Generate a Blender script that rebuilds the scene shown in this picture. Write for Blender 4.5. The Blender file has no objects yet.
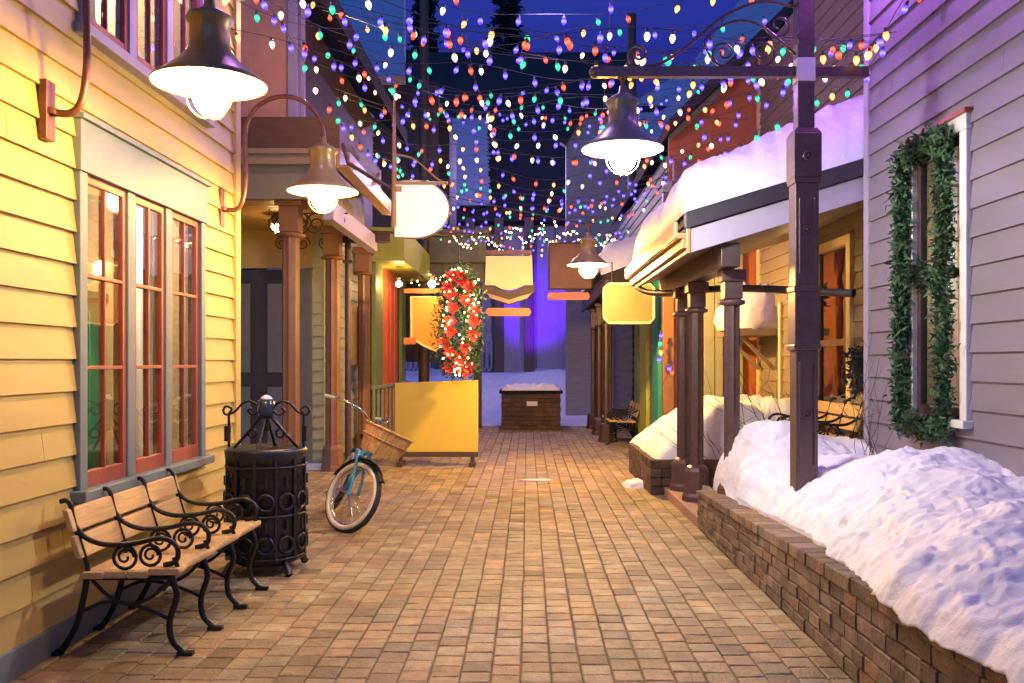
import bpy, math, random
from mathutils import Vector, Matrix, noise, Euler
R = math.radians
random.seed(7)
sc = bpy.context.scene
col = sc.collection
F = 900.0
def P(u, v, d):                       # point of the place seen at (u, v) when it stands d metres down the street
    return Vector(((u - 528) / F * d, d, 1.5 - (v - 362) / F * d))

# ------------------------------------------------------------------ materials
def mat(name, c, rough=.6, metal=0., var=.12, scale=6., bump=.0, bscale=30., stretch=(1, 1, 1), c2=None, spec=.5,
        attr=False, emit=None, estr=0., sss=0.):
    m = bpy.data.materials.new(name); m.use_nodes = True
    nt = m.node_tree; N = nt.nodes; L = nt.links
    b = N['Principled BSDF']
    b.inputs['Roughness'].default_value = rough; b.inputs['Metallic'].default_value = metal
    b.inputs['Specular IOR Level'].default_value = spec
    if emit:
        b.inputs['Emission Color'].default_value = (*emit, 1); b.inputs['Emission Strength'].default_value = estr
    tc = N.new('ShaderNodeTexCoord'); mp = N.new('ShaderNodeMapping')
    mp.inputs['Scale'].default_value = stretch
    L.new(tc.outputs['Object'], mp.inputs['Vector'])
    nz = N.new('ShaderNodeTexNoise'); nz.inputs['Scale'].default_value = scale; nz.inputs['Detail'].default_value = 6
    nz.inputs['Roughness'].default_value = .65
    L.new(mp.outputs[0], nz.inputs['Vector'])
    ra = N.new('ShaderNodeValToRGB')
    lo = [x * (1 - var) for x in c]; hi = [min(1, x * (1 + var)) for x in (c2 or c)]
    ra.color_ramp.elements[0].position = .3; ra.color_ramp.elements[1].position = .7
    ra.color_ramp.elements[0].color = (*lo, 1); ra.color_ramp.elements[1].color = (*hi, 1)
    L.new(nz.outputs['Fac'], ra.inputs['Fac'])
    out = ra.outputs['Color']
    if attr:                           # every block of a wall or pavement has its own shade
        at = N.new('ShaderNodeAttribute'); at.attribute_name = 'tint'
        mx = N.new('ShaderNodeMix'); mx.data_type = 'RGBA'; mx.blend_type = 'MULTIPLY'
        mx.inputs['Factor'].default_value = 1
        L.new(out, mx.inputs['A']); L.new(at.outputs['Color'], mx.inputs['B']); out = mx.outputs['Result']
    L.new(out, b.inputs['Base Color'])
    if attr:                           # broad worn, damp and salted patches
        n3 = N.new('ShaderNodeTexNoise'); n3.inputs['Scale'].default_value = 1.1; n3.inputs['Detail'].default_value = 7; n3.inputs['Roughness'].default_value = .7
        L.new(tc.outputs['Object'], n3.inputs['Vector'])
        r3 = N.new('ShaderNodeValToRGB'); r3.color_ramp.elements[0].position = .35; r3.color_ramp.elements[1].position = .66
        r3.color_ramp.elements[0].color = (.62, .62, .64, 1); r3.color_ramp.elements[1].color = (1.12, 1.08, 1.02, 1)
        L.new(n3.outputs['Fac'], r3.inputs['Fac'])
        m3 = N.new('ShaderNodeMix'); m3.data_type = 'RGBA'; m3.blend_type = 'MULTIPLY'; m3.inputs['Factor'].default_value = 1
        L.new(out, m3.inputs['A']); L.new(r3.outputs[0], m3.inputs['B']); L.new(m3.outputs['Result'], b.inputs['Base Color'])
        mr = N.new('ShaderNodeMapRange'); mr.inputs['From Min'].default_value = .35; mr.inputs['From Max'].default_value = .6
        mr.inputs['To Min'].default_value = max(.3, rough - .25); mr.inputs['To Max'].default_value = rough + .1
        L.new(n3.outputs['Fac'], mr.inputs['Value']); L.new(mr.outputs[0], b.inputs['Roughness'])
    if bump:
        n2 = N.new('ShaderNodeTexNoise'); n2.inputs['Scale'].default_value = bscale; n2.inputs['Detail'].default_value = 5
        L.new(mp.outputs[0], n2.inputs['Vector'])
        bp = N.new('ShaderNodeBump'); bp.inputs['Strength'].default_value = bump; bp.inputs['Distance'].default_value = .02
        L.new(n2.outputs['Fac'], bp.inputs['Height']); L.new(bp.outputs[0], b.inputs['Normal'])
    if sss:
        b.inputs['Subsurface Weight'].default_value = sss
        b.inputs['Subsurface Radius'].default_value = (.05, .05, .06); b.inputs['Subsurface Scale'].default_value = .5
    return m
def glow(name, c, s):
    m = bpy.data.materials.new(name); m.use_nodes = True
    nt = m.node_tree; nt.nodes.clear()
    e = nt.nodes.new('ShaderNodeEmission'); e.inputs[0].default_value = (*c, 1); e.inputs[1].default_value = s
    o = nt.nodes.new('ShaderNodeOutputMaterial'); nt.links.new(e.outputs[0], o.inputs[0]); return m
def glassmat(name, tint=(.85, .9, .9), refl=.25):
    m = bpy.data.materials.new(name); m.use_nodes = True
    nt = m.node_tree; nt.nodes.clear(); N = nt.nodes; L = nt.links
    t = N.new('ShaderNodeBsdfTransparent'); t.inputs[0].default_value = (*tint, 1)
    g = N.new('ShaderNodeBsdfGlossy'); g.inputs['Roughness'].default_value = .02
    fr = N.new('ShaderNodeFresnel'); fr.inputs['IOR'].default_value = 1.6
    ma = N.new('ShaderNodeMath'); ma.operation = 'ADD'; ma.inputs[1].default_value = refl
    nz = N.new('ShaderNodeTexNoise'); nz.inputs['Scale'].default_value = 2.5
    tc = N.new('ShaderNodeTexCoord'); L.new(tc.outputs['Object'], nz.inputs['Vector'])
    bp = N.new('ShaderNodeBump'); bp.inputs['Strength'].default_value = .06; bp.inputs['Distance'].default_value = .05
    L.new(nz.outputs['Fac'], bp.inputs['Height']); L.new(bp.outputs[0], g.inputs['Normal'])
    mx = N.new('ShaderNodeMixShader'); o = N.new('ShaderNodeOutputMaterial')
    L.new(fr.outputs[0], ma.inputs[0])
    ge = N.new('ShaderNodeNewGeometry'); iv = N.new('ShaderNodeMath'); iv.operation = 'SUBTRACT'; iv.inputs[0].default_value = 1   # no reflection at the inner face
    mu = N.new('ShaderNodeMath'); mu.operation = 'MULTIPLY'
    L.new(ge.outputs['Backfacing'], iv.inputs[1]); L.new(ma.outputs[0], mu.inputs[0]); L.new(iv.outputs[0], mu.inputs[1]); L.new(mu.outputs[0], mx.inputs[0])
    L.new(t.outputs[0], mx.inputs[1]); L.new(g.outputs[0], mx.inputs[2]); L.new(mx.outputs[0], o.inputs[0]); return m

M = dict(
    yellow=mat('yellow_paint', (.60, .44, .14), .5, var=.13, scale=2.2, bump=.05, bscale=50, stretch=(1, .35, 1)),
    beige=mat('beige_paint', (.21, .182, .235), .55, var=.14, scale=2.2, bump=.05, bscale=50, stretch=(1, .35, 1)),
    tan=mat('tan_paint', (.25, .20, .13), .55, var=.08, scale=3, bump=.1, bscale=50),
    teal=mat('blue_grey_paint', (.165, .215, .23), .5, var=.1, scale=5, bump=.1),
    redsash=mat('red_brown_paint', (.36, .085, .055), .45, var=.12, scale=7, bump=.1),
    white=mat('white_paint', (.78, .76, .74), .5, var=.05, scale=5, bump=.08),
    lilac=mat('pale_trim_paint', (.38, .34, .43), .5, var=.05, scale=4, bump=.08),
    salmon=mat('salmon_stucco', (.62, .33, .20), .8, var=.08, scale=4, bump=.3, bscale=80),
    orange=mat('orange_wall', (.52, .16, .04), .7, var=.12, scale=4, bump=.2),
    orangered=mat('orange_red_paint', (.70, .14, .03), .5, var=.1, scale=4),
    green=mat('olive_green_paint', (.20, .27, .07), .5, var=.12, scale=4, bump=.1),
    lime=mat('lime_green_paint', (.42, .46, .06), .5, var=.08, scale=4, bump=.1),
    sage=mat('sage_paint', (.36, .38, .24), .55, var=.1, scale=4, bump=.1),
    tealdoor=mat('teal_green_paint', (.03, .30, .22), .45, var=.1, scale=4),
    greygreen=mat('grey_green_board', (.20, .20, .14), .6, var=.12, scale=4, bump=.1),
    olive=mat('olive_board', (.18, .16, .07), .6, var=.14, scale=4, bump=.1),
    darkdoor=mat('dark_door_paint', (.055, .045, .03), .4, var=.2, scale=6),
    brown=mat('dark_brown_wood', (.085, .05, .03), .55, var=.2, scale=5, bump=.15, stretch=(1, 1, 4)),
    copper=mat('copper_brown_paint', (.25, .12, .055), .38, var=.15, scale=5, bump=.1),
    bronze=mat('bronze_paint', (.10, .068, .062), .35, .3, var=.2, scale=9, bump=.1),
    plum=mat('plum_bronze_paint', (.115, .068, .068), .36, .2, var=.2, scale=9, bump=.12),
    lampbr=mat('lamp_enamel', (.34, .24, .085), .35, .25, var=.15, scale=9),
    lampgr=mat('grey_lamp_enamel', (.17, .18, .18), .35, .25, var=.15, scale=9),
    lampin=mat('white_enamel', (.85, .83, .78), .4, var=.03),
    pipe=mat('rust_red_iron', (.20, .075, .045), .4, .3, var=.25, scale=12, bump=.1),
    iron=mat('black_iron', (.020, .020, .022), .36, .5, var=.3, scale=14, bump=.25, bscale=60),
    canblack=mat('blue_black_iron', (.022, .026, .036), .30, .45, var=.35, scale=10, bump=.35, bscale=45),
    bluepot=mat('blue_enamel', (.018, .03, .07), .25, var=.2, scale=12),
    benchwood=mat('bench_wood', (.60, .39, .17), .45, var=.22, scale=5, bump=.2, bscale=25, stretch=(1, 14, 14)),
    gutter=mat('gutter_tan', (.44, .27, .11), .35, .2, var=.1, scale=4),
    gutdark=mat('gutter_dark', (.05, .045, .05), .4, .3, var=.2, scale=5),
    soffit=mat('soffit_board', (.33, .265, .19), .6, var=.1, scale=3, stretch=(8, 1, 1)),
    pineboard=mat('pine_ceiling', (.62, .42, .12), .5, var=.16, scale=3, bump=.1, stretch=(1, 12, 1)),
    signwood=mat('pine_sign_board', (.27, .14, .05), .45, var=.18, scale=2, bump=.1, stretch=(1.2, 1, 9)),
    roofdark=mat('dark_shingle', (.030, .024, .024), .85, var=.3, scale=9, bump=.5, bscale=30, stretch=(1, 1, 3)),
    roofslope=mat('weathered_roof', (.30, .27, .28), .8, var=.18, scale=5, bump=.4, bscale=25, stretch=(.5, 1, 5)),
    snow=mat('snow', (.84, .84, .86), .65, var=.04, scale=5, bump=.4, bscale=26, spec=.3),
    dirtysnow=mat('trodden_snow', (.66, .66, .68), .7, var=.12, scale=4, bump=.6, bscale=14),
    paver=mat('clay_paver', (.41, .325, .195), .62, var=.28, scale=9, bump=.5, bscale=70, attr=True, spec=.4),
    joint=mat('paver_joint_sand', (.19, .14, .09), .9, var=.3, scale=20, bump=.4),
    block=mat('concrete_block', (.25, .19, .135), .85, var=.3, scale=12, bump=.7, bscale=55, attr=True),
    darkblock=mat('dark_planter_brick', (.13, .085, .06), .85, var=.3, scale=12, bump=.6, bscale=55, attr=True),
    pinkstone=mat('pink_kerb_stone', (.42, .25, .19), .75, var=.15, scale=8, bump=.3),
    asphalt=mat('asphalt', (.05, .05, .055), .8, var=.25, scale=14, bump=.3),
    yellowsign=mat('yellow_sign_paint', (.84, .62, .07), .45, var=.03, scale=2),
    orangesign=mat('orange_sign_paint', (.80, .27, .035), .5, var=.06, scale=3),
    cream=mat('cream_paint', (.80, .62, .30), .5, var=.05, scale=3),
    pinkbar=mat('pink_orange_paint', (.70, .25, .17), .5, var=.05),
    orangebar=mat('orange_bar_paint', (.86, .24, .06), .45, var=.04),
    brownsign=mat('brown_sign_board', (.26, .13, .06), .6, var=.2, scale=3),
    violet=mat('pale_blue_siding', (.36, .34, .40), .7, var=.1, scale=2, bump=.1, stretch=(6, 1, 1)),
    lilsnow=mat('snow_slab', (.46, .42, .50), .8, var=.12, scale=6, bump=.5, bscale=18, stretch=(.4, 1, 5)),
    fir=mat('fir_needles', (.035, .085, .035), .75, var=.45, scale=14, c2=(.07, .15, .06)),
    firdark=mat('dark_fir_needles', (.012, .022, .016), .85, var=.4, scale=4),
    bark=mat('bark', (.06, .045, .035), .9, var=.3, scale=8, bump=.4),
    twig=mat('bare_twigs', (.075, .045, .03), .8, var=.3, scale=8),
    tyre=mat('tyre_rubber', (.022, .021, .02), .7, var=.2),
    whitewall=mat('cream_tyre_wall', (.74, .66, .50), .55, var=.06),
    chrome=mat('chrome', (.65, .62, .57), .2, 1., var=.05),
    bikeblue=mat('sky_blue_enamel', (.05, .33, .55), .25, var=.08),
    grip=mat('pale_grip', (.42, .52, .36), .5, var=.1),
    wicker=mat('wood_splint', (.60, .34, .12), .5, var=.42, scale=5, bump=.15, stretch=(9, 9, .6)),
    basketin=mat('dark_basket_lining', (.03, .026, .024), .8),
    red=mat('red_petal', (.58, .03, .015), .5, var=.25, scale=18),
    wall_in=mat('warm_plaster', (.50, .36, .19), .8, var=.2, scale=2),
    curtain=mat('white_curtain', (.72, .72, .76), .8, var=.08, scale=6, stretch=(1, 7, .3)),
    cupboard=mat('green_cupboard', (.03, .22, .14), .5, var=.15),
    bluecloth=mat('dark_cloth', (.02, .022, .035), .8, var=.4, scale=9, bump=.5),
    wire=mat('light_wire', (.05, .06, .05), .5),
    glass=glassmat('window_glass'),
    glassdark=glassmat('dark_window_glass', (.35, .4, .42), .12),
    oval=mat('emissive_sign_face', (.80, .82, .70), .4, var=.03, emit=(1, .95, .78), estr=.28),  # weak emission added to the face so the sign looks lit
    shield=mat('emissive_cream_sign', (.62, .43, .16), .4, var=.03, emit=(1, .66, .22), estr=.38),  # faint glow put into the cream colour to raise its brightness
    warmbulb=glow('warm_bulb', (1, .59, .18), 300),
    coolbulb=glow('cool_bulb', (1, .97, .90), 560),
    farwarm=glow('far_warm_bulb', (1, .56, .13), 1900),
    dimwarm=glow('dim_warm_bulb', (1, .62, .24), 30),
    smallwarm=glow('small_warm_bulb', (1, .60, .25), 190),
    closebulb=glow('added_window_bulb', (1, .85, .68), 160),
    inbulb=glow('added_indoor_bulb', (1, .72, .45), 1200),
)
def bulbmat(name, c, hot, s):
    m = glow(name, c, s); nt = m.node_tree; N = nt.nodes; L = nt.links
    e = [n for n in N if n.type == 'EMISSION'][0]
    tc = N.new('ShaderNodeTexCoord'); sp = N.new('ShaderNodeSeparateXYZ'); mr = N.new('ShaderNodeMapRange'); ra = N.new('ShaderNodeValToRGB')
    mr.inputs['From Min'].default_value = -.004; mr.inputs['From Max'].default_value = .07
    L.new(tc.outputs['Object'], sp.inputs[0]); L.new(sp.outputs['Z'], mr.inputs['Value']); L.new(mr.outputs[0], ra.inputs[0])
    ra.color_ramp.elements[0].position = .12; ra.color_ramp.elements[0].color = (*c, 1)
    ra.color_ramp.elements[1].position = .95; ra.color_ramp.elements[1].color = (*[x * .55 for x in c], 1)
    k = ra.color_ramp.elements.new(.50); k.color = (*[min(1, x * .9 + .1) for x in hot], 1)
    for q in (.32, .70): k = ra.color_ramp.elements.new(q); k.color = (*hot, 1)
    L.new(ra.outputs[0], e.inputs[0]); return m
nt = M['curtain'].node_tree; b_ = nt.nodes['Principled BSDF']; tl_ = nt.nodes.new('ShaderNodeBsdfTranslucent'); tl_.inputs[0].default_value = (.85, .84, .88, 1)
mx_ = nt.nodes.new('ShaderNodeMixShader'); mx_.inputs[0].default_value = .6
nt.links.new(b_.outputs[0], mx_.inputs[1]); nt.links.new(tl_.outputs[0], mx_.inputs[2]); nt.links.new(mx_.outputs[0], nt.nodes['Material Output'].inputs[0])
BULB = [bulbmat('red_bulb', (.9, .03, .015), (1, .07, .025), 2.3), bulbmat('amber_bulb', (1, .32, .06), (1, .38, .09), 2.6), bulbmat('green_bulb', (.01, .42, .20), (.025, .60, .32), 1.7),
        bulbmat('blue_bulb', (.045, .02, .95), (.085, .045, 1), 3.6), bulbmat('warm_white_bulb', (1, .58, .32), (1, .74, .48), 3.2)]
FAIRY = glow('fairy_bulb', (1, .60, .26), 22)

# ------------------------------------------------------------------ mesh builder
ORG = {}
class MB:
    def __init__(s): s.v = []; s.f = []; s.sm = []; s.t = []; s.tint = (1, 1, 1)
    def add(s, vs, fs, smooth=False):
        k = len(s.v); s.v += [tuple(v) for v in vs]
        for f in fs: s.f.append([i + k for i in f]); s.sm.append(smooth); s.t.append(s.tint)
        return s
    def box(s, x0, x1, y0, y1, z0, z1):
        vs = [(x0, y0, z0), (x1, y0, z0), (x1, y1, z0), (x0, y1, z0), (x0, y0, z1), (x1, y0, z1), (x1, y1, z1), (x0, y1, z1)]
        return s.add(vs, [(0, 3, 2, 1), (4, 5, 6, 7), (0, 1, 5, 4), (1, 2, 6, 5), (2, 3, 7, 6), (3, 0, 4, 7)])
    def beam(s, p, q, w, h, up=(0, 0, 1)):
        p, q = Vector(p), Vector(q); d = (q - p).normalized(); a = d.cross(Vector(up))
        if a.length < 1e-4: a = d.cross(Vector((1, 0, 0)))
        a.normalize(); b = a.cross(d)
        vs = []
        for c in (p, q):
            for i, j in ((-1, -1), (1, -1), (1, 1), (-1, 1)): vs.append(c + a * (w / 2 * i) + b * (h / 2 * j))
        return s.add(vs, [(0, 1, 2, 3), (7, 6, 5, 4), (0, 4, 5, 1), (1, 5, 6, 2), (2, 6, 7, 3), (3, 7, 4, 0)])
    def tube(s, pts, r, n=8, closed=False, cap=True):
        pts = [Vector(p) for p in pts]; m = len(pts)
        rs = r if isinstance(r, (list, tuple)) else [r] * m
        vs = []; fs = []; pa = None
        for i in range(m):
            if closed: d = pts[(i + 1) % m] - pts[i - 1]
            else: d = pts[min(i + 1, m - 1)] - pts[max(i - 1, 0)]
            d.normalize()
            if pa is None:
                a = d.cross(Vector((0, 0, 1)))
                if a.length < .05: a = d.cross(Vector((1, 0, 0)))
            else: a = pa - d * pa.dot(d)
            a.normalize(); pa = a; b = d.cross(a)
            for k in range(n):
                t = 2 * math.pi * k / n; vs.append(pts[i] + (a * math.cos(t) + b * math.sin(t)) * rs[i])
        for i in range(m if closed else m - 1):
            j = (i + 1) % m
            for k in range(n): fs.append((i * n + k, i * n + (k + 1) % n, j * n + (k + 1) % n, j * n + k))
        s.add(vs, fs, True)
        if cap and not closed: s.add(vs[:n], [tuple(range(n))[::-1]]); s.add(vs[-n:], [tuple(range(n))])
        return s
    def lathe(s, prof, c=(0, 0, 0), n=24, smooth=True, flute=0., fn=0):
        vs = []; fs = []; c = Vector(c)
        for r, z in prof:
            for k in range(n):
                t = 2 * math.pi * k / n; rr = r * (1 - flute * (k % 2)) if flute else r
                vs.append(c + Vector((rr * math.cos(t), rr * math.sin(t), z)))
        for i in range(len(prof) - 1):
            for k in range(n): fs.append((i * n + k, i * n + (k + 1) % n, (i + 1) * n + (k + 1) % n, (i + 1) * n + k))
        s.add(vs, fs, smooth)
        for i, rev in ((0, True), (len(prof) - 1, False)):
            if prof[i][0] > 1e-3:
                l = list(range(n)); s.add(vs[i * n:(i + 1) * n], [l[::-1] if rev else l])
        return s
    def prism(s, pts, ext):
        pts = [Vector(p) for p in pts]; e = Vector(ext); n = len(pts)
        fs = [tuple(range(n))[::-1], tuple(range(n, 2 * n))]
        for i in range(n): j = (i + 1) % n; fs.append((i, j, j + n, i + n))
        return s.add(pts + [p + e for p in pts], fs)
    def ball(s, c, r, n=14, m=9, sz=1., smooth=True):
        return s.lathe([(max(1e-4, r * math.sin(math.pi * i / m)), -r * sz * math.cos(math.pi * i / m)) for i in range(m + 1)], c, n, smooth)
    def shard(s, p, size, w=.35, up=None):
        d = Vector((random.gauss(0, 1), random.gauss(0, 1), random.gauss(0, 1))).normalized()
        if up is not None: d = (d + Vector(up)).normalized()
        a = d.orthogonal().normalized(); a.rotate(Matrix.Rotation(random.random() * 6.28, 3, d))
        p = Vector(p)
        return s.add([p - a * size * w * .5, p + a * size * w * .5, p + d * size + a * size * w * .2, p + d * size - a * size * w * .2], [(0, 1, 2, 3)])
    def build(s, name, m, parent=None, bevel=0., seg=2, smooth=None, sub=0):
        vs = s.v
        if parent is not None: o0 = ORG.get(parent.name, Vector())
        else:
            xs, ys, zs = zip(*vs); o0 = Vector(((min(xs) + max(xs)) / 2, (min(ys) + max(ys)) / 2, min(zs)))
        me = bpy.data.meshes.new(name)
        me.from_pydata([(x - o0.x, y - o0.y, z - o0.z) for x, y, z in vs], [], s.f)
        me.polygons.foreach_set('use_smooth', s.sm if smooth is None else [smooth] * len(s.f))
        if any(t != (1, 1, 1) for t in s.t):
            at = me.color_attributes.new('tint', 'FLOAT_COLOR', 'CORNER'); buf = []
            for f, t in zip(s.f, s.t): buf += [t[0], t[1], t[2], 1.] * len(f)
            at.data.foreach_set('color', buf)
        me.update()
        me.materials.append(m if not isinstance(m, str) else M[m])
        o = bpy.data.objects.new(name, me); col.objects.link(o)
        if parent is not None: o.parent = parent
        else: o.location = o0
        ORG[o.name] = o0
        if bevel:
            b = o.modifiers.new('bevel', 'BEVEL'); b.width = bevel; b.segments = seg; b.limit_method = 'ANGLE'; b.angle_limit = R(40)
        return o
def tag(o, label=None, cat=None, group=None, kind=None):
    for k, v in (('label', label), ('category', cat), ('group', group), ('kind', kind)):
        if v: o[k] = v
    return o
def empty(name, loc=(0, 0, 0), label=None, cat=None, group=None, local=False, parent=None):
    o = bpy.data.objects.new(name, None); col.objects.link(o); o.location = loc; o.empty_display_size = .1
    ORG[o.name] = Vector() if local else Vector(loc)
    return tag(o, label, cat, group)
def kids(o): return [c for c in bpy.data.objects if c.parent == o]
def copy_tree(o, parent=None):
    ch = kids(o); c = o.copy(); col.objects.link(c)
    if parent is not None: c.parent = parent
    for k in ch: copy_tree(k, c)
    return c
def arc(cx, cz, r, a0, a1, n, y=0, axis='xz'):
    out = []
    for i in range(n + 1):
        t = R(a0 + (a1 - a0) * i / n); a, b = cx + r * math.cos(t), cz + r * math.sin(t)
        out.append((a, y, b) if axis == 'xz' else (y, a, b))
    return out
def spiral(cx, cz, r0, r1, a0, a1, n, y=0, axis='xz'):
    out = []
    for i in range(n + 1):
        t = R(a0 + (a1 - a0) * i / n); r = r0 + (r1 - r0) * i / n; a, b = cx + r * math.cos(t), cz + r * math.sin(t)
        out.append((a, y, b) if axis == 'xz' else (y, a, b))
    return out
def bez(ps, n=10):
    ps = [Vector(p) for p in ps]; out = []
    ext = [ps[0] * 2 - ps[1]] + ps + [ps[-1] * 2 - ps[-2]]
    for i in range(1, len(ext) - 2):
        a, b, c, d = ext[i - 1:i + 3]
        for k in range(n):
            t = k / n
            out.append(.5 * ((2 * b) + (c - a) * t + (2 * a - 5 * b + 4 * c - d) * t * t + (3 * b - 3 * c + d - a) * t ** 3))
    out.append(ps[-1]); return out
def fbm(x, y, z=0., o=4):
    return noise.fractal(Vector((x, y, z)), 1., 2.1, o)

# lapped boards; the wall's plane is at x = c (axis 'x') or y = c (axis 'y'), the boards stick out along sgn
def siding(mb, axis, c, sgn, a0, a1, z0, z1, bw, holes=(), th=.022):
    z = z0
    while z < z1 - 1e-4:
        zt = min(z + bw, z1)
        cuts = sorted({z, zt} | {h for H in holes for h in (H[2], H[3]) if z < h < zt})
        for zl, zh in zip(cuts, cuts[1:]):
            if zh - zl < .004: continue
            spans = [(a0, a1)]; zm = (zl + zh) / 2
            for H in holes:
                if H[2] < zm < H[3]:
                    ns = []
                    for s0, s1 in spans:
                        if H[1] <= s0 or H[0] >= s1: ns.append((s0, s1)); continue
                        if H[0] > s0: ns.append((s0, H[0]))
                        if H[1] < s1: ns.append((H[1], s1))
                    spans = ns
            if len(cuts) == 2:
                ns = []
                for s0, s1 in spans:
                    q = s0 + random.uniform(.5, 3.4)
                    while q < s1 - .3: ns.append((s0, q - .0015)); s0 = q + .0015; q += random.uniform(2.2, 3.8)
                    ns.append((s0, s1))
                spans = ns
            tl = th * (1 - (zl - z) / bw) + .004; t2 = th * (1 - (zh - z) / bw) + .004
            for s0, s1 in spans:
                pr = [(-.03, zl), (tl, zl), (t2, zh), (-.03, zh)]
                mk = (lambda o, a, zz: (c + sgn * o, a, zz)) if axis == 'x' else (lambda o, a, zz: (a, c + sgn * o, zz))
                vs = [mk(o, s0, zz) for o, zz in pr] + [mk(o, s1, zz) for o, zz in pr]
                mb.add(vs, [(0, 1, 2, 3), (7, 6, 5, 4), (0, 4, 5, 1), (1, 5, 6, 2), (2, 6, 7, 3), (3, 7, 4, 0)])
        z += bw
    return mb

# ------------------------------------------------------------------ ground
g = MB(); g.box(-60, 60, -30, 120, -.5, -.06)
tag(g.build('ground', 'asphalt'), kind='structure')
pv = MB()
W, H = .146, .150
def paver(mb, x0, x1, y0, y1, z):
    j = .0026; b = .008
    x0 += j; x1 -= j; y0 += j; y1 -= j
    tz = [z + random.uniform(-.002, .002) for _ in range(4)]
    vs = []
    for k, (bb, dz) in enumerate(((0, -.03), (0, -.010), (b * .35, -.003), (b, 0))):
        for q, (x, y) in enumerate(((x0 + bb, y0 + bb), (x1 - bb, y0 + bb), (x1 - bb, y1 - bb), (x0 + bb, y1 - bb))): vs.append((x, y, tz[q] + dz))
    fs = [(12, 13, 14, 15)]
    for r in range(3):
        for q in range(4): fs.append((r * 4 + q, r * 4 + (q + 1) % 4, r * 4 + 4 + (q + 1) % 4, r * 4 + 4 + q))
    k = random.random(); br = random.uniform(.74, 1.2) * (.62 if random.random() < .05 else 1)
    mb.tint = (br * (1.04 - .1 * k), br * (.92 + .1 * k), br * (.74 + .22 * k))
    mb.add(vs, fs, False)
cn = 0; x = -4.4
while x < 2.05:                        # columns of squarish pavers run along the street, joints staggered from column to column
    w = W + random.uniform(-.004, .004); y = .9 + (H / 2 if cn % 2 else 0) + random.uniform(-.02, .02)
    while y < 21.1:
        L_ = H + random.uniform(-.012, .016); xe = 1.54 if y < 8.1 else 1.56 if y < 15 else 2.1
        dx = .004 * fbm(x * 3, y * 2, 5); x1 = min(x + w, xe)
        if not (x1 < -2.6 and y < 7.5) and x1 - x > .03:
            paver(pv, x + dx, x1 + dx, y, y + L_, .0 + .005 * fbm(x * .8, y * .8, 3))
        y += L_
    x += w; cn += 1
tag(pv.build('pavement', 'paver'), kind='structure')
j = MB(); j.box(-4.5, 2.2, .8, 21.2, -.05, -.013); tag(j.build('pavement_bed', 'joint'), kind='structure')

# snow field beyond the street, rising to the far building
def heightsheet(fn, x0, x1, nx, y0, y1, ny, name, m):
    mb = MB(); vs = []; fs = []
    for jj in range(ny + 1):
        for i in range(nx + 1):
            x = x0 + (x1 - x0) * i / nx; yy = y0 + (y1 - y0) * jj / ny; vs.append((x, yy, fn(x, yy)))
    for jj in range(ny):
        for i in range(nx): a = jj * (nx + 1) + i; fs.append((a, a + 1, a + nx + 2, a + nx + 1))
    mb.add(vs, fs, True); return mb.build(name, m)
def farsnow(x, y):
    t = max(0, min(1, (y - 23.5) / 4)); t = t * t * (3 - 2 * t)
    e = max(0, min(1, (y - 21.2) / .5))
    return -.07 + .09 * e + (1.15 + .22 * fbm(x * .5, y * .5)) * t + .03 * fbm(x * 2.5, y * 2.5, 1) * e
tag(heightsheet(farsnow, -14, 14, 90, 21.0, 40, 70, 'snow_bank', 'dirtysnow'), kind='structure')

# ------------------------------------------------------------------ building with the yellow siding
bl = empty('shop_building', (-2.47, 4, 0), 'pale yellow clapboard shop with red sashes and blue grey casing beside the wooden bench', 'building')
LX = -2.47; RX = 2.80
w1 = (4.875, 6.777, .80, 2.82); w2 = (4.90, 6.80, 3.34, 5.2)
mb = MB(); siding(mb, 'x', LX, 1, -1.2, 7.50, .14, 6.4, .172, [w1, w2]); mb.build('wall', 'yellow', bl)
mb = MB(); mb.box(LX - .02, LX + .045, -1.2, 7.5, 0, .14); mb.build('plinth', 'teal', bl, .004)
mb = MB(); mb.box(LX - .06, LX + .04, 7.5, 7.62, 0, 6.4); mb.box(LX - 3, LX - .06, 7.52, 7.6, 0, 6.4); mb.build('corner_board', 'yellow', bl, .004)
mb = MB(); mb.box(LX - 3, LX + .35, -1.3, 7.9, 6.4, 6.6); mb.build('roof', 'roofdark', bl)
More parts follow.
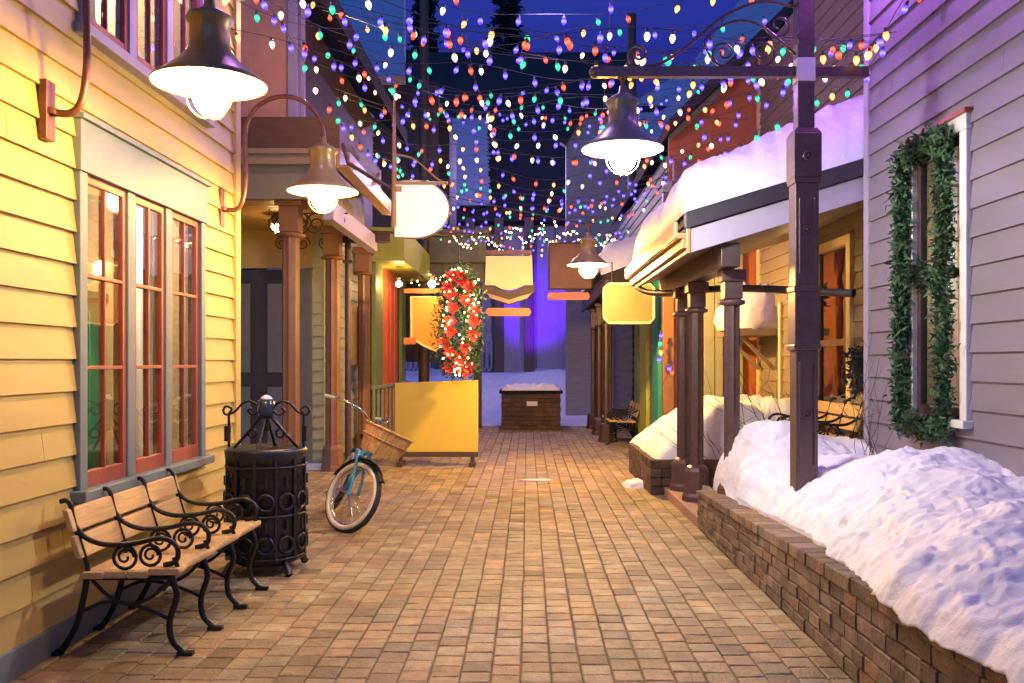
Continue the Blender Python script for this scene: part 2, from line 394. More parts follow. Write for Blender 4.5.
def triple_window(W_, head, sashrows, casing, lamp=False):
    y0, y1, z0, z1 = W_
    wn = MB()
    x0, x1 = LX - .06, LX + .045
    cw = .085
    ys = [y0 + cw]; step = (y1 - y0 - 2 * cw) / 3
    wn.box(x0, x1, y0, y0 + cw, z0, z1 - head); wn.box(x0, x1, y1 - cw, y1, z0, z1 - head)
    for k in (1, 2): wn.box(x0, x1 - .012, y0 + cw + step * k - .05, y0 + cw + step * k + .05, z0, z1 - head)
    wn.box(x0, x1 + .01, y0 - .01, y1 + .01, z1 - head, z1)
    wo = wn.build('window', casing, bl, .005)
    sl = MB(); sl.box(x0, x1 + .05, y0 - .04, y1 + .05, z0 - .06, z0); sl.build('sill', casing, wo, .006)
    dc = MB(); dc.box(x0, x1 + .035, y0 - .03, y1 + .03, z1, z1 + .03); dc.build('drip_cap', casing, wo, .005)
    for k in range(3):
        a = y0 + cw + step * k + (.05 if k else 0); b = y0 + cw + step * (k + 1) - (.05 if k < 2 else 0)
        s = MB(); t0, t1 = LX - .030, LX + .020
        fw = .045
        s.box(t0, t1, a, a + fw, z0, z1 - head); s.box(t0, t1, b - fw, b, z0, z1 - head)
        s.box(t0, t1, a + fw, b - fw, z0, z0 + .09); s.box(t0, t1, a + fw, b - fw, z1 - head - fw, z1 - head)
        m0, m1 = z0 + .09, z1 - head - fw
        for q in sashrows:
            zz = m0 + (m1 - m0) * q; s.box(t0 + .008, t1 - .001, a + fw, b - fw, zz - .011, zz + .011)
        s.box(t0 + .010, t1 - .003, (a + b) / 2 - .008, (a + b) / 2 + .008, m0, m1)
        s.build('sash', 'redsash', wo, .003)
        p = MB(); p.box(LX + .002, LX + .005, a + fw, b - fw, m0, m1); p.build('pane', 'glass', wo)
triple_window(w1, .28, (.36, .68), 'teal')
triple_window(w2, .22, (.5,), 'lilac')
mb = MB()
for z0, z1 in ((.1, 3.0), (3.2, 6.0)):
    mb.box(-5.2, -5.1, 3.6, 7.4, z0, z1); mb.box(-5.1, LX - .13, 3.5, 3.6, z0, z1); mb.box(-5.1, LX - .13, 7.35, 7.45, z0, z1)
    mb.box(-5.2, LX - .13, 3.5, 7.45, z0 - .1, z0); mb.box(-5.2, LX - .13, 3.5, 7.45, z1, z1 + .1)
mb.build('room', 'wall_in', bl)
def drape(y0, y1, z0, z1, x, amp=.03, fr=28):
    mb = MB(); n = 40; vs = []; fs = []
    for i in range(n + 1):
        yy = y0 + (y1 - y0) * i / n; xx = x + amp * math.sin(yy * fr) + amp * .4 * math.sin(yy * fr * 2.3)
        for z in (z0, (z0 + z1) / 2, z1): vs.append((xx + (.02 if z == z0 else 0), yy, z))
    for i in range(n):
        for k in range(2): fs.append((i * 3 + k, i * 3 + 3 + k, i * 3 + 4 + k, i * 3 + 1 + k))
    mb.add(vs, fs, True); return mb
drape(6.12, 6.62, .7, 2.6, LX - .26).build('curtain', 'curtain', bl)
drape(6.98, 7.22, .7, 2.6, LX - .24).build('curtain', 'curtain', bl)
drape(5.2, 5.5, 3.3, 5.1, LX - .2).build('curtain', 'curtain', bl)
mb = MB(); mb.box(-3.95, -3.45, 6.75, 7.3, .12, 2.0); mb.box(-3.98, -3.42, 6.7, 7.32, 2.0, 2.06)
mb.box(-3.45, -3.43, 6.8, 7.0, .3, 1.9); mb.box(-3.45, -3.43, 7.05, 7.25, .3, 1.9)
tag(mb.build('cupboard', 'cupboard', None, .006), 'tall green cupboard seen through the ground floor window of the yellow shop', 'cupboard')
for (x, yy, z, lb) in ((-3.25, 6.0, 2.35, 'small round indoor pendant lamp added to light the room behind the nearest ground floor sash'),
                      (RX + .6, 6.5, 2.2, 'small indoor lamp added unseen to brighten the garlanded window curtains'),
                      (-3.7, 7.0, 4.6, 'small indoor pendant lamp added unseen behind the upstairs window')):
    t = empty('added_pendant_lamp', (x, yy, z - .2), lb, 'lamp')  # assumed indoor lamps, added to brighten the rooms behind the windows
    q = MB(); q.ball((x, yy, z), .06, 12, 8); q.build('globe', 'inbulb' if x < 0 else 'closebulb', t)
    q = MB(); q.tube([(x, yy, z + .05), (x, yy, 3.4 if x > 0 else 3.0 if z < 3 else 6.0)], .008, 6); q.build('cord', 'iron', t)

# ------------------------------------------------------------------ street lanterns
def lamp_parts(t, enamel, bulb):
    s = MB(); s.lathe([(.282, .0), (.285, .008), (.235, .045), (.165, .105), (.118, .155), (.100, .20), (.098, .30), (.118, .325), (.112, .345), (.06, .375), (.03, .395), (.024, .44), (1e-4, .442)], n=36)
    s.f = [f for f in s.f if len(f) <= 4]; s.sm = s.sm[:len(s.f)]; s.t = s.t[:len(s.f)]
    sh = s.build('shade', enamel, t)
    s = MB(); s.lathe([(.279, .004), (.232, .038), (.160, .098), (.10, .13), (1e-4, .135)], n=36)
    s.f = [f for f in s.f if len(f) <= 4]; s.sm = s.sm[:len(s.f)]; s.t = s.t[:len(s.f)]
    s.build('reflector', 'lampin', sh)
    s = MB(); s.ball((0, 0, -.055), .092, 14, 9, 1.08); s.build('bulb', bulb, t)
    s = MB()
    for a in (0, 60, 120):
        c, n_ = math.cos(R(a)), math.sin(R(a))
        s.tube([(c * x, n_ * x, z) for x, z in [(.118 * math.cos(R(k)), -.055 + .118 * math.sin(R(k))) for k in range(180, 361, 15)]], .0045, 5)
    s.tube([(.118 * math.cos(R(k)), .118 * math.sin(R(k)), -.05) for k in range(0, 360, 15)], .0045, 5, True)
    s.build('wire_guard', 'lampbr', t)
def wall_lamp(label, loc):
    t = empty('wall_lamp', (0, 0, 0), label, 'lamp', 'gooseneck lamps on the yellow shop', local=True)
    lamp_parts(t, 'lampbr', 'warmbulb')
    s = MB()
    pts = bez([(-.80, 0, -.14), (-.70, 0, -.14), (-.645, 0, -.07), (-.62, 0, .12), (-.625, 0, .42)], 8)[:-1] + arc(-.31, .45, .315, 178, 0, 18) + [(0, 0, .44), (0, 0, .38)]
    s.tube(pts, .019, 9); s.build('gooseneck', 'pipe', t)
    s = MB(); s.box(-.842, -.80, -.045, .045, -.28, .02); s.lathe([(.04, 0), (.04, .03), (1e-4, .032)], (-.8, 0, -.15), 12); s.build('wall_plate', 'pipe', t, .004)
    t.location = loc; return t
l1 = wall_lamp('large bronze gooseneck wall lamp hanging over the wooden bench, largest of the lit lamps', (-1.61, 4.55, 2.90))
l2 = copy_tree(l1); l2.location = (-1.64, 7.2, 2.86)
l2['label'] = 'bronze gooseneck wall lamp at the corner of the yellow shop, before the porch fascia'
t3 = empty('hanging_lamp', (0, 0, 0), 'grey lantern with cool white bulb hanging from the crossarm of the tall iron post', 'lamp', local=True)
lamp_parts(t3, 'lampgr', 'coolbulb')
s = MB(); s.tube([(0, 0, .42), (0, 0, .55)], .012, 8); s.tube(arc(.0, .52, .035, 0, 360, 12)[:-1], .008, 6, True); s.build('hanger', 'pipe', t3)
t3.location = (.652, 6.2, 2.96)
t4 = copy_tree(t3); t4.location = (.80, 12.0, 2.79)
t4['label'] = 'small bronze lantern with warm bulb hanging over the street near the cream shield sign'
for c in kids(t4):
    if c.name.startswith('bulb'): c.data = c.data.copy(); c.data.materials[0] = M['farwarm']
    if c.name.startswith('shade'): c.data = c.data.copy(); c.data.materials[0] = M['lampbr']
cb = MB(); cb.tube([(-2.0, 12.0, 3.9), (.80, 12.0, 3.335), (2.05, 13.35, 4.3)], .008, 6)
tag(cb.build('support_cable', 'wire'), 'thin dark cable across the street carrying the small warm lantern', 'cable')

# ------------------------------------------------------------------ tall iron post with crossarm
px, py = 1.90, 6.2
tp = empty('iron_post', (px, py, .3), 'tall square plum iron post with scrolled crossarm standing in the snowy long planter', 'post')
s = MB()
def sq(z0, z1, w, w2=None):
    w2 = w2 or w; a, b = w / 2, w2 / 2
    s.add([(px - a, py - a, z0), (px + a, py - a, z0), (px + a, py + a, z0), (px - a, py + a, z0), (px - b, py - b, z1), (px + b, py - b, z1), (px + b, py + b, z1), (px - b, py + b, z1)],
          [(0, 3, 2, 1), (4, 5, 6, 7), (0, 1, 5, 4), (1, 2, 6, 5), (2, 3, 7, 6), (3, 0, 4, 7)])
sq(.3, 1.58, .150); sq(1.58, 1.62, .185); sq(1.62, 1.98, .172); sq(1.98, 2.02, .185); sq(2.02, 2.72, .160)
sq(2.72, 2.76, .175, .19); sq(2.76, 3.06, .19); sq(3.06, 3.10, .19, .14); sq(3.10, 3.42, .115); sq(3.58, 5.6, .115)
for z0, z1 in ((.8, 1.5), (2.1, 2.62)):
    for dx in (-.05, .05): s.box(px + dx - .008, px + dx + .008, py - .088, py - .07, z0, z1)
s.build('shaft', 'plum', tp, .006)
s = MB()
for z in (1.15, 2.4, 2.9):
    s = MB(); yy = py - (.098 if z == 2.9 else .083)
    s.tube([(px + .028 * math.cos(R(a)), yy, z + .028 * math.sin(R(a))) for a in range(0, 360, 30)], .007, 6, True)
    s.ball((px, yy + .003, z), .014, 8, 6); s.build('rosette', 'plum', tp)
s = MB(); s.box(px - .062, px + .062, py - .062, py + .062, 3.42, 3.58); s.build('clamp_box', 'white', tp, .004)
s = MB(); s.box(.46, px - .064, py - .03, py + .03, 3.46, 3.53); s.box(px + .064, 2.34, py - .03, py + .03, 3.46, 3.53)
for x in (.46,): s.ball((x, py, 3.495), .04, 10, 8)
s.build('crossarm', 'plum', tp, .004)
s = MB()
s.tube(bez([(px - .06, py, 3.95), (px - .3, py, 3.98), (px - .55, py, 3.88), (px - .8, py, 3.68), (px - .98, py, 3.56), (px - 1.1, py, 3.54)], 8), .011, 6)
s.tube(spiral(px - 1.14, 3.62, .085, .02, -80, -560, 30, py), .009, 6)
s.tube(spiral(px - .55, 3.63, .095, .02, -60, -560, 30, py), .009, 6)
s.tube(spiral(px - .28, 3.63, .095, .02, 240, 740, 30, py), .009, 6)
s.tube(bez([(px - .62, py, 3.56), (px - .68, py, 3.72), (px - .5, py, 3.84), (px - .3, py, 3.82), (px - .06, py, 3.62)], 8), .009, 6)
s.tube(spiral(px - .17, 3.82, .09, .02, 200, 640, 26, py), .008, 6)
s.build('scrollwork', 'plum', tp)

# ------------------------------------------------------------------ long brick planter and its snow
FX = 1.53
def Hp(y): return .345 + max(0, 8.1 - y) * .036
pl = empty('brick_planter', (FX + .1, 5, 0), 'long low retaining planter of brown concrete blocks along the right edge of the street', 'planter')
s = MB(); cap = MB()
def block(mb, x0, x1, y0, y1, za0, za1, zb0, zb1, b=.007):
    # bevelled block, its bottom and top given at either end
    jx = random.uniform(-.006, .006)
    x0 += jx
    def ring(e): return [(x0 + e, y0 + e, 0), (x1 - e, y0 + e, 0), (x1 - e, y1 - e, 0), (x0 + e, y1 - e, 0)]
    vs = []
    for e, q in ((b, 0.), (0, .08), (0, .92), (b, 1.)):
        for k, (x, yy, _) in enumerate(ring(e)):
            lo, hi = (za0, za1) if k in (0, 1) else (zb0, zb1)
            vs.append((x, yy, lo + (hi - lo) * q))
    fs = [(0, 3, 2, 1), (12, 13, 14, 15)]
    for r in range(3):
        for k in range(4): fs.append((r * 4 + k, r * 4 + (k + 1) % 4, r * 4 + 4 + (k + 1) % 4, r * 4 + 4 + k))
    br = random.uniform(.65, 1.25); k = random.random()
    mb.tint = (br * (1.0 if k < .85 else 1.22), br, br * (.96 if k < .85 else .8))
    mb.add(vs, fs)
NC = 6
for c in range(NC):
    y = 1.0 - .1 * (c % 2)
    while y < 8.1:
        L_ = random.uniform(.13, .20); y2 = min(y + L_, 8.12)
        if y2 - y > .05:
            f0, f1 = c / NC, (c + 1) / NC
            if c < NC - 1: block(s, FX, FX + .12, y + .004, y2 - .004, Hp(y) * f0 + .003, Hp(y) * f1 - .003, Hp(y2) * f0 + .003, Hp(y2) * f1 - .003)
            else: block(cap, FX - .012, FX + .17, y + .004, y2 - .004, Hp(y) * f0 + .003, Hp(y), Hp(y2) * f0 + .003, Hp(y2))
        y = y2
s.tint = (.3, .3, .3); s.box(FX + .025, FX + .11, 1.0, 8.09, 0, .30)
s.tint = (1, 1, 1); s.box(FX + .0, 2.9, 8.0, 8.11, 0, .30)
s.build('block_wall', 'block', pl); cap.build('cap_course', 'block', pl)

def snowmesh(fn, nu, nv, name):
    vs = []; fs = []
    for i in range(nu + 1):
        for k in range(nv + 1): vs.append(fn(i / nu, k / nv))
    for i in range(nu):
        for k in range(nv): a = i * (nv + 1) + k; fs.append((a, a + nv + 1, a + nv + 2, a + 1))
    mb = MB(); mb.add(vs, fs, True); return mb
def sn1(a, b):
    y = 1.2 + (8.75 - 1.2) * a
    nr = max(0, min(1, (5.3 - y) / 1.7))
    edge = FX + .135 - .20 * nr + (.05 * fbm(y * 2.2, 0, 7) + .025 * fbm(y * 7, 0, 9)) * (1 - .45 * nr)
    x = edge + (2.86 - edge) * b ** 1.25
    h = Hp(min(y, 8.1)) - .01
    top = .88 + .03 * math.sin(y * 1.3)
    rise = 1 - (1 - min(1, b)) ** (2.6 + 2.4 * max(0, min(1, (y - 6.9) / .8)))
    z = h + (top - h) * rise
    z += .22 * math.exp(-((x - 1.98) / .34) ** 2 - ((y - 7.6) / .55) ** 2)
    z -= .16 * math.exp(-((x - 2.6) / .5) ** 2 - ((y - 6.95) / .55) ** 2)
    z += .05 * math.exp(-((x - 2.15) / .4) ** 2 - ((y - 5.3) / .7) ** 2)
    e = min(1, b * 6)
    z += e * (.06 * fbm(x * 1.7, y * 1.7, 1, 2) + .030 * fbm(x * 5, y * 5, 2) * (1.5 - b) + .012 * fbm(x * 16, y * 16, 5))
    
    
    for sc2, am, md in ((4.6, .055, 0.), (9.5, .034, 5.), (19., .016, 9.)):
        f1 = noise.voronoi(Vector((x * sc2, y * sc2, md)))[0][0]; k2 = max(0, min(1, .35 + 1.6 * fbm(x * 1.3 + md, y * 1.3, 3)))
        z += e * .5 * am * math.sqrt(max(0, 1 - (f1 / .62) ** 2)) * k2 * (1.2 - .75 * b)
    # the clods over the edge hang out a little
    x -= e * .06 * fbm(x * 4, y * 4, z * 4) * (1 - b)
    if y > 8.1: z -= (y - 8.1) * 1.5
    if b < .02: z = h - .03; x += .05 + .04 * nr
    elif b < .10: z -= .05 * nr * (1 - b / .10) * (1 + 1.2 * fbm(y * 5, 3, 3))
    return (x, y, max(z, .1))
s = snowmesh(sn1, 520, 130, 'snow')
tag(s.build('snow_heap', 'snow'), 'big lumpy white snow heap filling the long block planter against the grey clapboard wall', 'snow heap')

# ------------------------------------------------------------------ right hand clapboard building
RX = 2.80
br = empty('clapboard_building', (RX, 5, 0), 'grey beige clapboard building with narrow garlanded window behind the big snow heap', 'building')
wr = (5.66, 6.54, 1.13, 3.07)
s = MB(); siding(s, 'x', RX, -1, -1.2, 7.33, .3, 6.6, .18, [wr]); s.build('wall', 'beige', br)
s = MB(); s.box(RX - .035, RX + .06, 7.33, 7.42, .2, 6.6); s.box(RX + .06, 3.4, 7.34, 7.40, .2, 6.6); s.build('corner_board', 'lilac', br, .004)
s = MB(); s.box(RX - .35, RX + 3, -1.3, 7.7, 6.6, 6.8); s.build('roof', 'roofdark', br)
s = MB(); y0, y1, z0, z1 = wr
s.box(RX - .045, RX + .05, y0, y0 + .09, z0, z1 - .1); s.box(RX - .045, RX + .05, y1 - .09, y1, z0, z1 - .1); s.box(RX - .05, RX + .05, y0 - .01, y1 + .01, z1 - .1, z1)
wo = s.build('window', 'white', br, .004)
s = MB(); s.box(RX - .08, RX + .05, y0 - .03, y1 + .03, z0 - .05, z0); s.build('sill', 'white', wo, .005)
s = MB(); s.box(RX - .07, RX + .05, y0 - .03, y1 + .03, z1, z1 + .03); s.build('drip_cap', 'redsash', wo, .004)
s = MB()
for a, b, c, d in ((y0 + .09, y0 + .15, z0, z1 - .1), (y1 - .15, y1 - .09, z0, z1 - .1), (y0 + .15, y1 - .15, z0, z0 + .07), (y0 + .15, y1 - .15, z1 - .17, z1 - .1), (y0 + .15, y1 - .15, 2.06, 2.11)):
    s.box(RX - .012, RX + .04, a, b, c, d)
s.build('sash', 'bronze', wo, .003)
s = MB(); s.box(RX + .012, RX + .018, y0 + .15, y1 - .15, z0 + .07, z1 - .17); s.build('pane', 'glass', wo)
def drape2(y0, y1, z0, z1, x):
    d = drape(y0, y1, z0, z1, x, .02, 40); return d
drape2(5.72, 5.98, 1.15, 3.0, RX + .16).build('curtain', 'curtain', br); drape2(6.2, 6.5, 1.15, 3.0, RX + .16).build('curtain', 'curtain', br)
s = MB(); s.box(RX + 1.2, RX + 1.3, 4.6, 7.2, .9, 3.4); s.box(RX + .1, RX + 1.2, 4.6, 4.7, .9, 3.4); s.box(RX + .1, RX + 1.2, 7.1, 7.2, .9, 3.4); s.box(RX + .1, RX + 1.3, 4.6, 7.2, 3.4, 3.5); s.build('room', 'wall_in', br)
# garland round the window
s = MB(); ga = []
def seg(p, q, n): return [Vector(p).lerp(Vector(q), i / n) for i in range(n)]
gy0, gy1, gz0, gz1 = 5.86, 6.52, 1.06, 2.98
ga += seg((RX - .10, gy1, gz0), (RX - .10, gy1, gz1), 60) + seg((RX - .10, gy1, gz1), (RX - .10, gy0, gz1), 24)
ga += seg((RX - .10, gy0, gz1), (RX - .10, gy0, gz0), 60) + seg((RX - .10, gy0, gz0), (RX - .10, gy1, gz0), 24)
ga += seg((RX - .10, gy1, 2.15), (RX - .10, gy0, 2.02), 18)
for p in ga:
    rr = .078 * (.8 + .5 * abs(fbm(p.y * 4, p.z * 4)))
    for k in range(70):
        q = p + Vector((random.gauss(0, .35), random.gauss(0, .5), random.gauss(0, .5))) * rr
        s.shard(q, random.uniform(.02, .06), .42)
gg = empty('evergreen_garland', (RX - .1, 6.1, 1.0), 'dark green needle garland framing the narrow window on the grey clapboard wall', 'garland')
s.build('foliage', 'fir', gg)
s = MB(); s.tube([(RX - .09, gy1, gz0), (RX - .09, gy1, gz1), (RX - .09, gy0, gz1), (RX - .09, gy0, gz0)], .012, 6, True); s.build('stem', 'bark', gg)

# ------------------------------------------------------------------ right porch with snowy roof
EX, EZ, SL = 1.33, 2.50, .305
def rz(x): return EZ + (x - EX) * SL
pr = empty('porch_roof', (2.3, 9.3, 2.4), 'low porch roof with pale fascia and tan gutter, loaded with thick snow, beside the grey clapboard wall', 'porch roof')
y0, y1 = 7.46, 11.2
s = MB(); s.prism([(EX, y0, rz(EX) + .16), (3.5, y0, rz(3.5) + .16), (3.5, y0, rz(3.5) + .22), (EX, y0, rz(EX) + .22)], (0, y1 - y0, 0)); s.build('deck', 'roofdark', pr)
s = MB(); s.prism([(EX, y0, rz(EX) - .10), (3.4, y0, rz(3.4) - .10), (3.4, y0, rz(3.4) + .10), (EX, y0, rz(EX) + .10)], (0, .05, 0)); s.build('rake_board', 'lilac', pr, .004)
s = MB(); s.prism([(EX - .03, y0 - .04, rz(EX) + .10), (3.4, y0 - .04, rz(3.4) + .10), (3.4, y0 - .04, rz(3.4) + .24), (EX - .03, y0 - .04, rz(EX) + .24)], (0, .09, 0)); s.build('drip_edge', 'gutdark', pr, .004)
s = MB(); s.prism([(EX + .02, y0 + .06, rz(EX) - .07), (3.4, y0 + .06, rz(3.4) - .07), (3.4, y0 + .06, rz(3.4) - .03), (EX + .02, y0 + .06, rz(EX) - .03)], (0, y1 - y0 - .1, 0)); s.build('soffit', 'soffit', pr)
s = MB(); s.prism([(1.62, y0 + .08, 2.30), (1.78, y0 + .08, 2.30), (1.78, y0 + .08, 2.5), (1.62, y0 + .08, 2.5)], (0, y1 - y0 - .2, 0)); s.build('header_beam', 'bronze', pr, .005)
s = MB()
for gx0, gx1, gz0_, gz1_ in ((EX - .10, EX - .02, 2.52, 2.57), (EX - .12, EX - .09, 2.53, 2.66), (EX - .02, EX + .015, 2.40, 2.62), (EX - .06, EX - .02, 2.44, 2.52)):
    s.box(gx0, gx1, y0 - .02, y1, gz0_, gz1_)
s.build('gutter', 'gutter', pr, .006)
s = MB(); s.tube(bez([(EX - .02, 10.9, 2.52), (EX + .02, 10.7, 2.36), (EX + .2, 10.2, 2.28), (2.0, 8.8, 2.22), (2.75, 7.6, 2.08)], 6), .035, 8); s.build('downspout', 'gutdark', pr)
def sn2(a, b):
    y = y0 + .02 + (y1 - y0) * a; x = EX - .02 + (3.45 - EX) * b ** 1.3
    t = min(1, b / .22); ee = min(1, a / .10, (1 - a) / .12)
    th = (.15 + .25 * math.sqrt(max(0, 1 - (1 - t) ** 2)) + .22 * b + .10 * fbm(x * 1.6, y * 1.6, 4) + .035 * fbm(x * 5, y * 5, 4) + .012 * fbm(x * 14, y * 14, 4)) * (math.sqrt(max(0, 1 - (1 - ee) ** 2)) * .85 + .15)
    if b < .015: th = .03
    if a in (0, 1): th = .01
    x -= .05 * math.sin(min(1, b * 5) * math.pi) if b < .2 else 0
    return (x, y, rz(x) + .22 + th)
tag(snowmesh(sn2, 160, 110, '').build('roof_snow', 'snow'), 'thick purple lit snow load lying on the low porch roof', 'snow')

def porch_post(name, Hh, w, m, label, group, basew=None, ring_z=None):
    t = empty(name, (0, 0, 0), label, 'post', group, local=True)
    s = MB(); bw = basew or w * 1.9
    s.lathe([(bw * .56, 0), (bw * .56, .05), (bw * .50, .08), (bw * .48, .30), (bw * .40, .34), (w * .5, .36)], n=8, smooth=False); s.build('base', m, t, .004)
    s = MB(); s.lathe([(w * .5, .34), (w * .5, Hh - .12)], n=16, smooth=False, flute=.16); s.build('shaft', m, t)
    z = ring_z or Hh * .82
    s = MB(); s.lathe([(w * .5, z - .03), (w * .82, z - .012), (w * .82, z + .012), (w * .5, z + .03)], n=16); s.build('collar', m, t)
    s = MB(); s.box(-w * .56, w * .56, -w * .56, w * .56, z + .03, Hh - .1); s.box(-w * .75, w * .75, -w * .75, w * .75, Hh - .1, Hh); s.build('capital', m, t, .004)
    return t
G = 'bronze posts of the low porch'
p1 = porch_post('porch_post', 2.2, .14, 'plum', 'bronze fluted porch post nearest the clapboard corner, foot buried in snow', G, ring_z=1.92); p1.location = (1.78, 7.86, .10)
for x, yy, lb in ((1.705, 9.1, 'bronze fluted porch post on the pink kerb ending the long planter'), (1.70, 9.85, 'bronze fluted porch post on the pink kerb touching the short snowy planter')):
    c = copy_tree(p1); c.location = (x, yy, .10); c['label'] = lb
s = MB(); s.box(1.53, 3.45, 8.12, 10.1, -.02, .10); s.build
dk = empty('porch_step', (2.4, 9.1, 0), 'low step of pink stone under the porch posts', 'step')
s.build('tread', 'pinkstone', dk, .01)
s = MB(); s.box(2.45, 3.38, 8.15, 10.1, .104, .32)
tag(s.build('porch_deck', 'brown', None, .01), 'dark raised deck under the slatted bench in the low porch', 'deck')
# rear wall of the porch
rb = empty('porch_house', (3.4, 10, 0), 'tan clapboard house wall with tall window under the low porch', 'building')
wz = (9.4, 10.7, .7, 2.85)
s = MB(); siding(s, 'x', 3.42, -1, 7.42, 13.2, .05, 6.0, .17, [wz]); s.build('wall', 'tan', rb)
s = MB(); s.box(3.38, 3.5, 13.2, 13.32, 0, 6.0); s.box(3.36, 3.44, 12.0, 12.1, .1, 2.3); s.build('corner_board', 'cream', rb, .004)
s = MB(); s.box(3.36, 3.47, 9.4, 9.52, .7, 2.75); s.box(3.36, 3.47, 10.55, 10.7, .7, 2.75); s.box(3.355, 3.47, 9.38, 10.72, 2.75, 2.85)
wo = s.build('window', 'cream', rb, .004)
s = MB(); s.box(3.39, 3.44, 9.52, 9.6, .7, 2.75); s.box(3.39, 3.44, 10.47, 10.55, .7, 2.75); s.box(3.39, 3.44, 9.6, 10.47, 1.68, 1.75); s.build('sash', 'bronze', wo)
s = MB(); s.box(3.415, 3.42, 9.6, 10.47, .7, 1.68); s.box(3.415, 3.42, 9.6, 10.47, 1.75, 2.75); s.build('pane', 'glassdark', wo)
s = MB(); s.box(3.9, 4.0, 9.2, 11, .5, 3); s.build('room', 'wall_in', rb)

# second, smaller planter and its snow
p2 = empty('brick_planter', (1.8, 11.2, 0), 'short dark brick planter heaped with cream snow beyond the porch posts', 'planter')
s = MB()
for c in range(4):
    y = 10.12 - .1 * (c % 2)
    while y < 12.3:
        y2 = min(y + .21, 12.35); ya = max(y, 10.12)
        if y2 - ya > .04: block(s, 1.38, 1.5, ya + .004, y2 - .004, c * .1 + .003, c * .1 + .097, c * .1 + .003, c * .1 + .097)
        y = y2
    x = 1.505
    while x < 2.9: block(s, x + .003, x + .2, 10.13, 10.24, c * .1 + .003, c * .1 + .097, c * .1 + .003, c * .1 + .097); x += .21
s.build('block_wall', 'darkblock', p2)
def sn3(a, b):
    y = 10.2 + 2.4 * a; x = 1.42 + 1.9 * b
    bell = math.sin(min(1, max(0.0, b / .55)) * math.pi / 2) * (1 if b < .8 else 1)
    ee = min(1, a / .12, (1 - a) / .2 + .25)
    z = .37 + (.62 * bell + .12 * fbm(x * 2, y * 2, 8) * min(1, b * 5) + .03 * fbm(x * 7, y * 7, 8)) * math.sqrt(max(0, 1 - (1 - ee) ** 2))
    return (x - .06 * math.sin(min(1, b * 4) * math.pi) * (b < .25), y, z)
tag(snowmesh(sn3, 50, 50, '').build('snow_heap', 'snow'), 'rounded cream lit snow heap in the short planter beyond the porch posts', 'snow heap')
def clod(c, r, name, lb, m='snow', sz=.5):
    s = MB(); s.ball((0, 0, 0), 1, 18, 12)
    s.v = [(c[0] + x * r[0] * (1 + .3 * fbm(x * 1.5 + c[0], y * 1.5, z * 1.5)), c[1] + y * r[1] * (1 + .3 * fbm(x * 1.5, y * 1.5 + c[1], z * 1.5)), max(c[2] - .01, c[2] + z * r[2] * (1 + .4 * fbm(x * 2, y * 2, z * 2 + c[0])))) for x, y, z in s.v]
    return tag(s.build(name, m), lb, 'snow')
clod((1.30, 10.9, 0), (.17, .22, .08), 'snow_clod', 'small clod of snow on the paving beside the short brick planter')
clod((.12, 11.4, 0.003), (.22, .06, .015), 'snow_patch', 'thin scrap of snow lying in the middle of the paved street')
clod((3.15, 12.7, 1.95), (.5, .5, .62), 'snow_block', 'tall block of snow piled at the end of the tan porch wall', sz=1)
s = MB(); s.box(2.75, 3.37, 12.2, 13.2, 1.86, 1.96); s.beam((3.37, 12.3, 1.4), (2.9, 12.3, 1.86), .05, .05); s.beam((3.37, 13.1, 1.4), (2.9, 13.1, 1.86), .05, .05)
tag(s.build('awning_shelf', 'tan', None, .004), 'small bracketed awning roof holding a block of snow on the tan wall', 'awning')

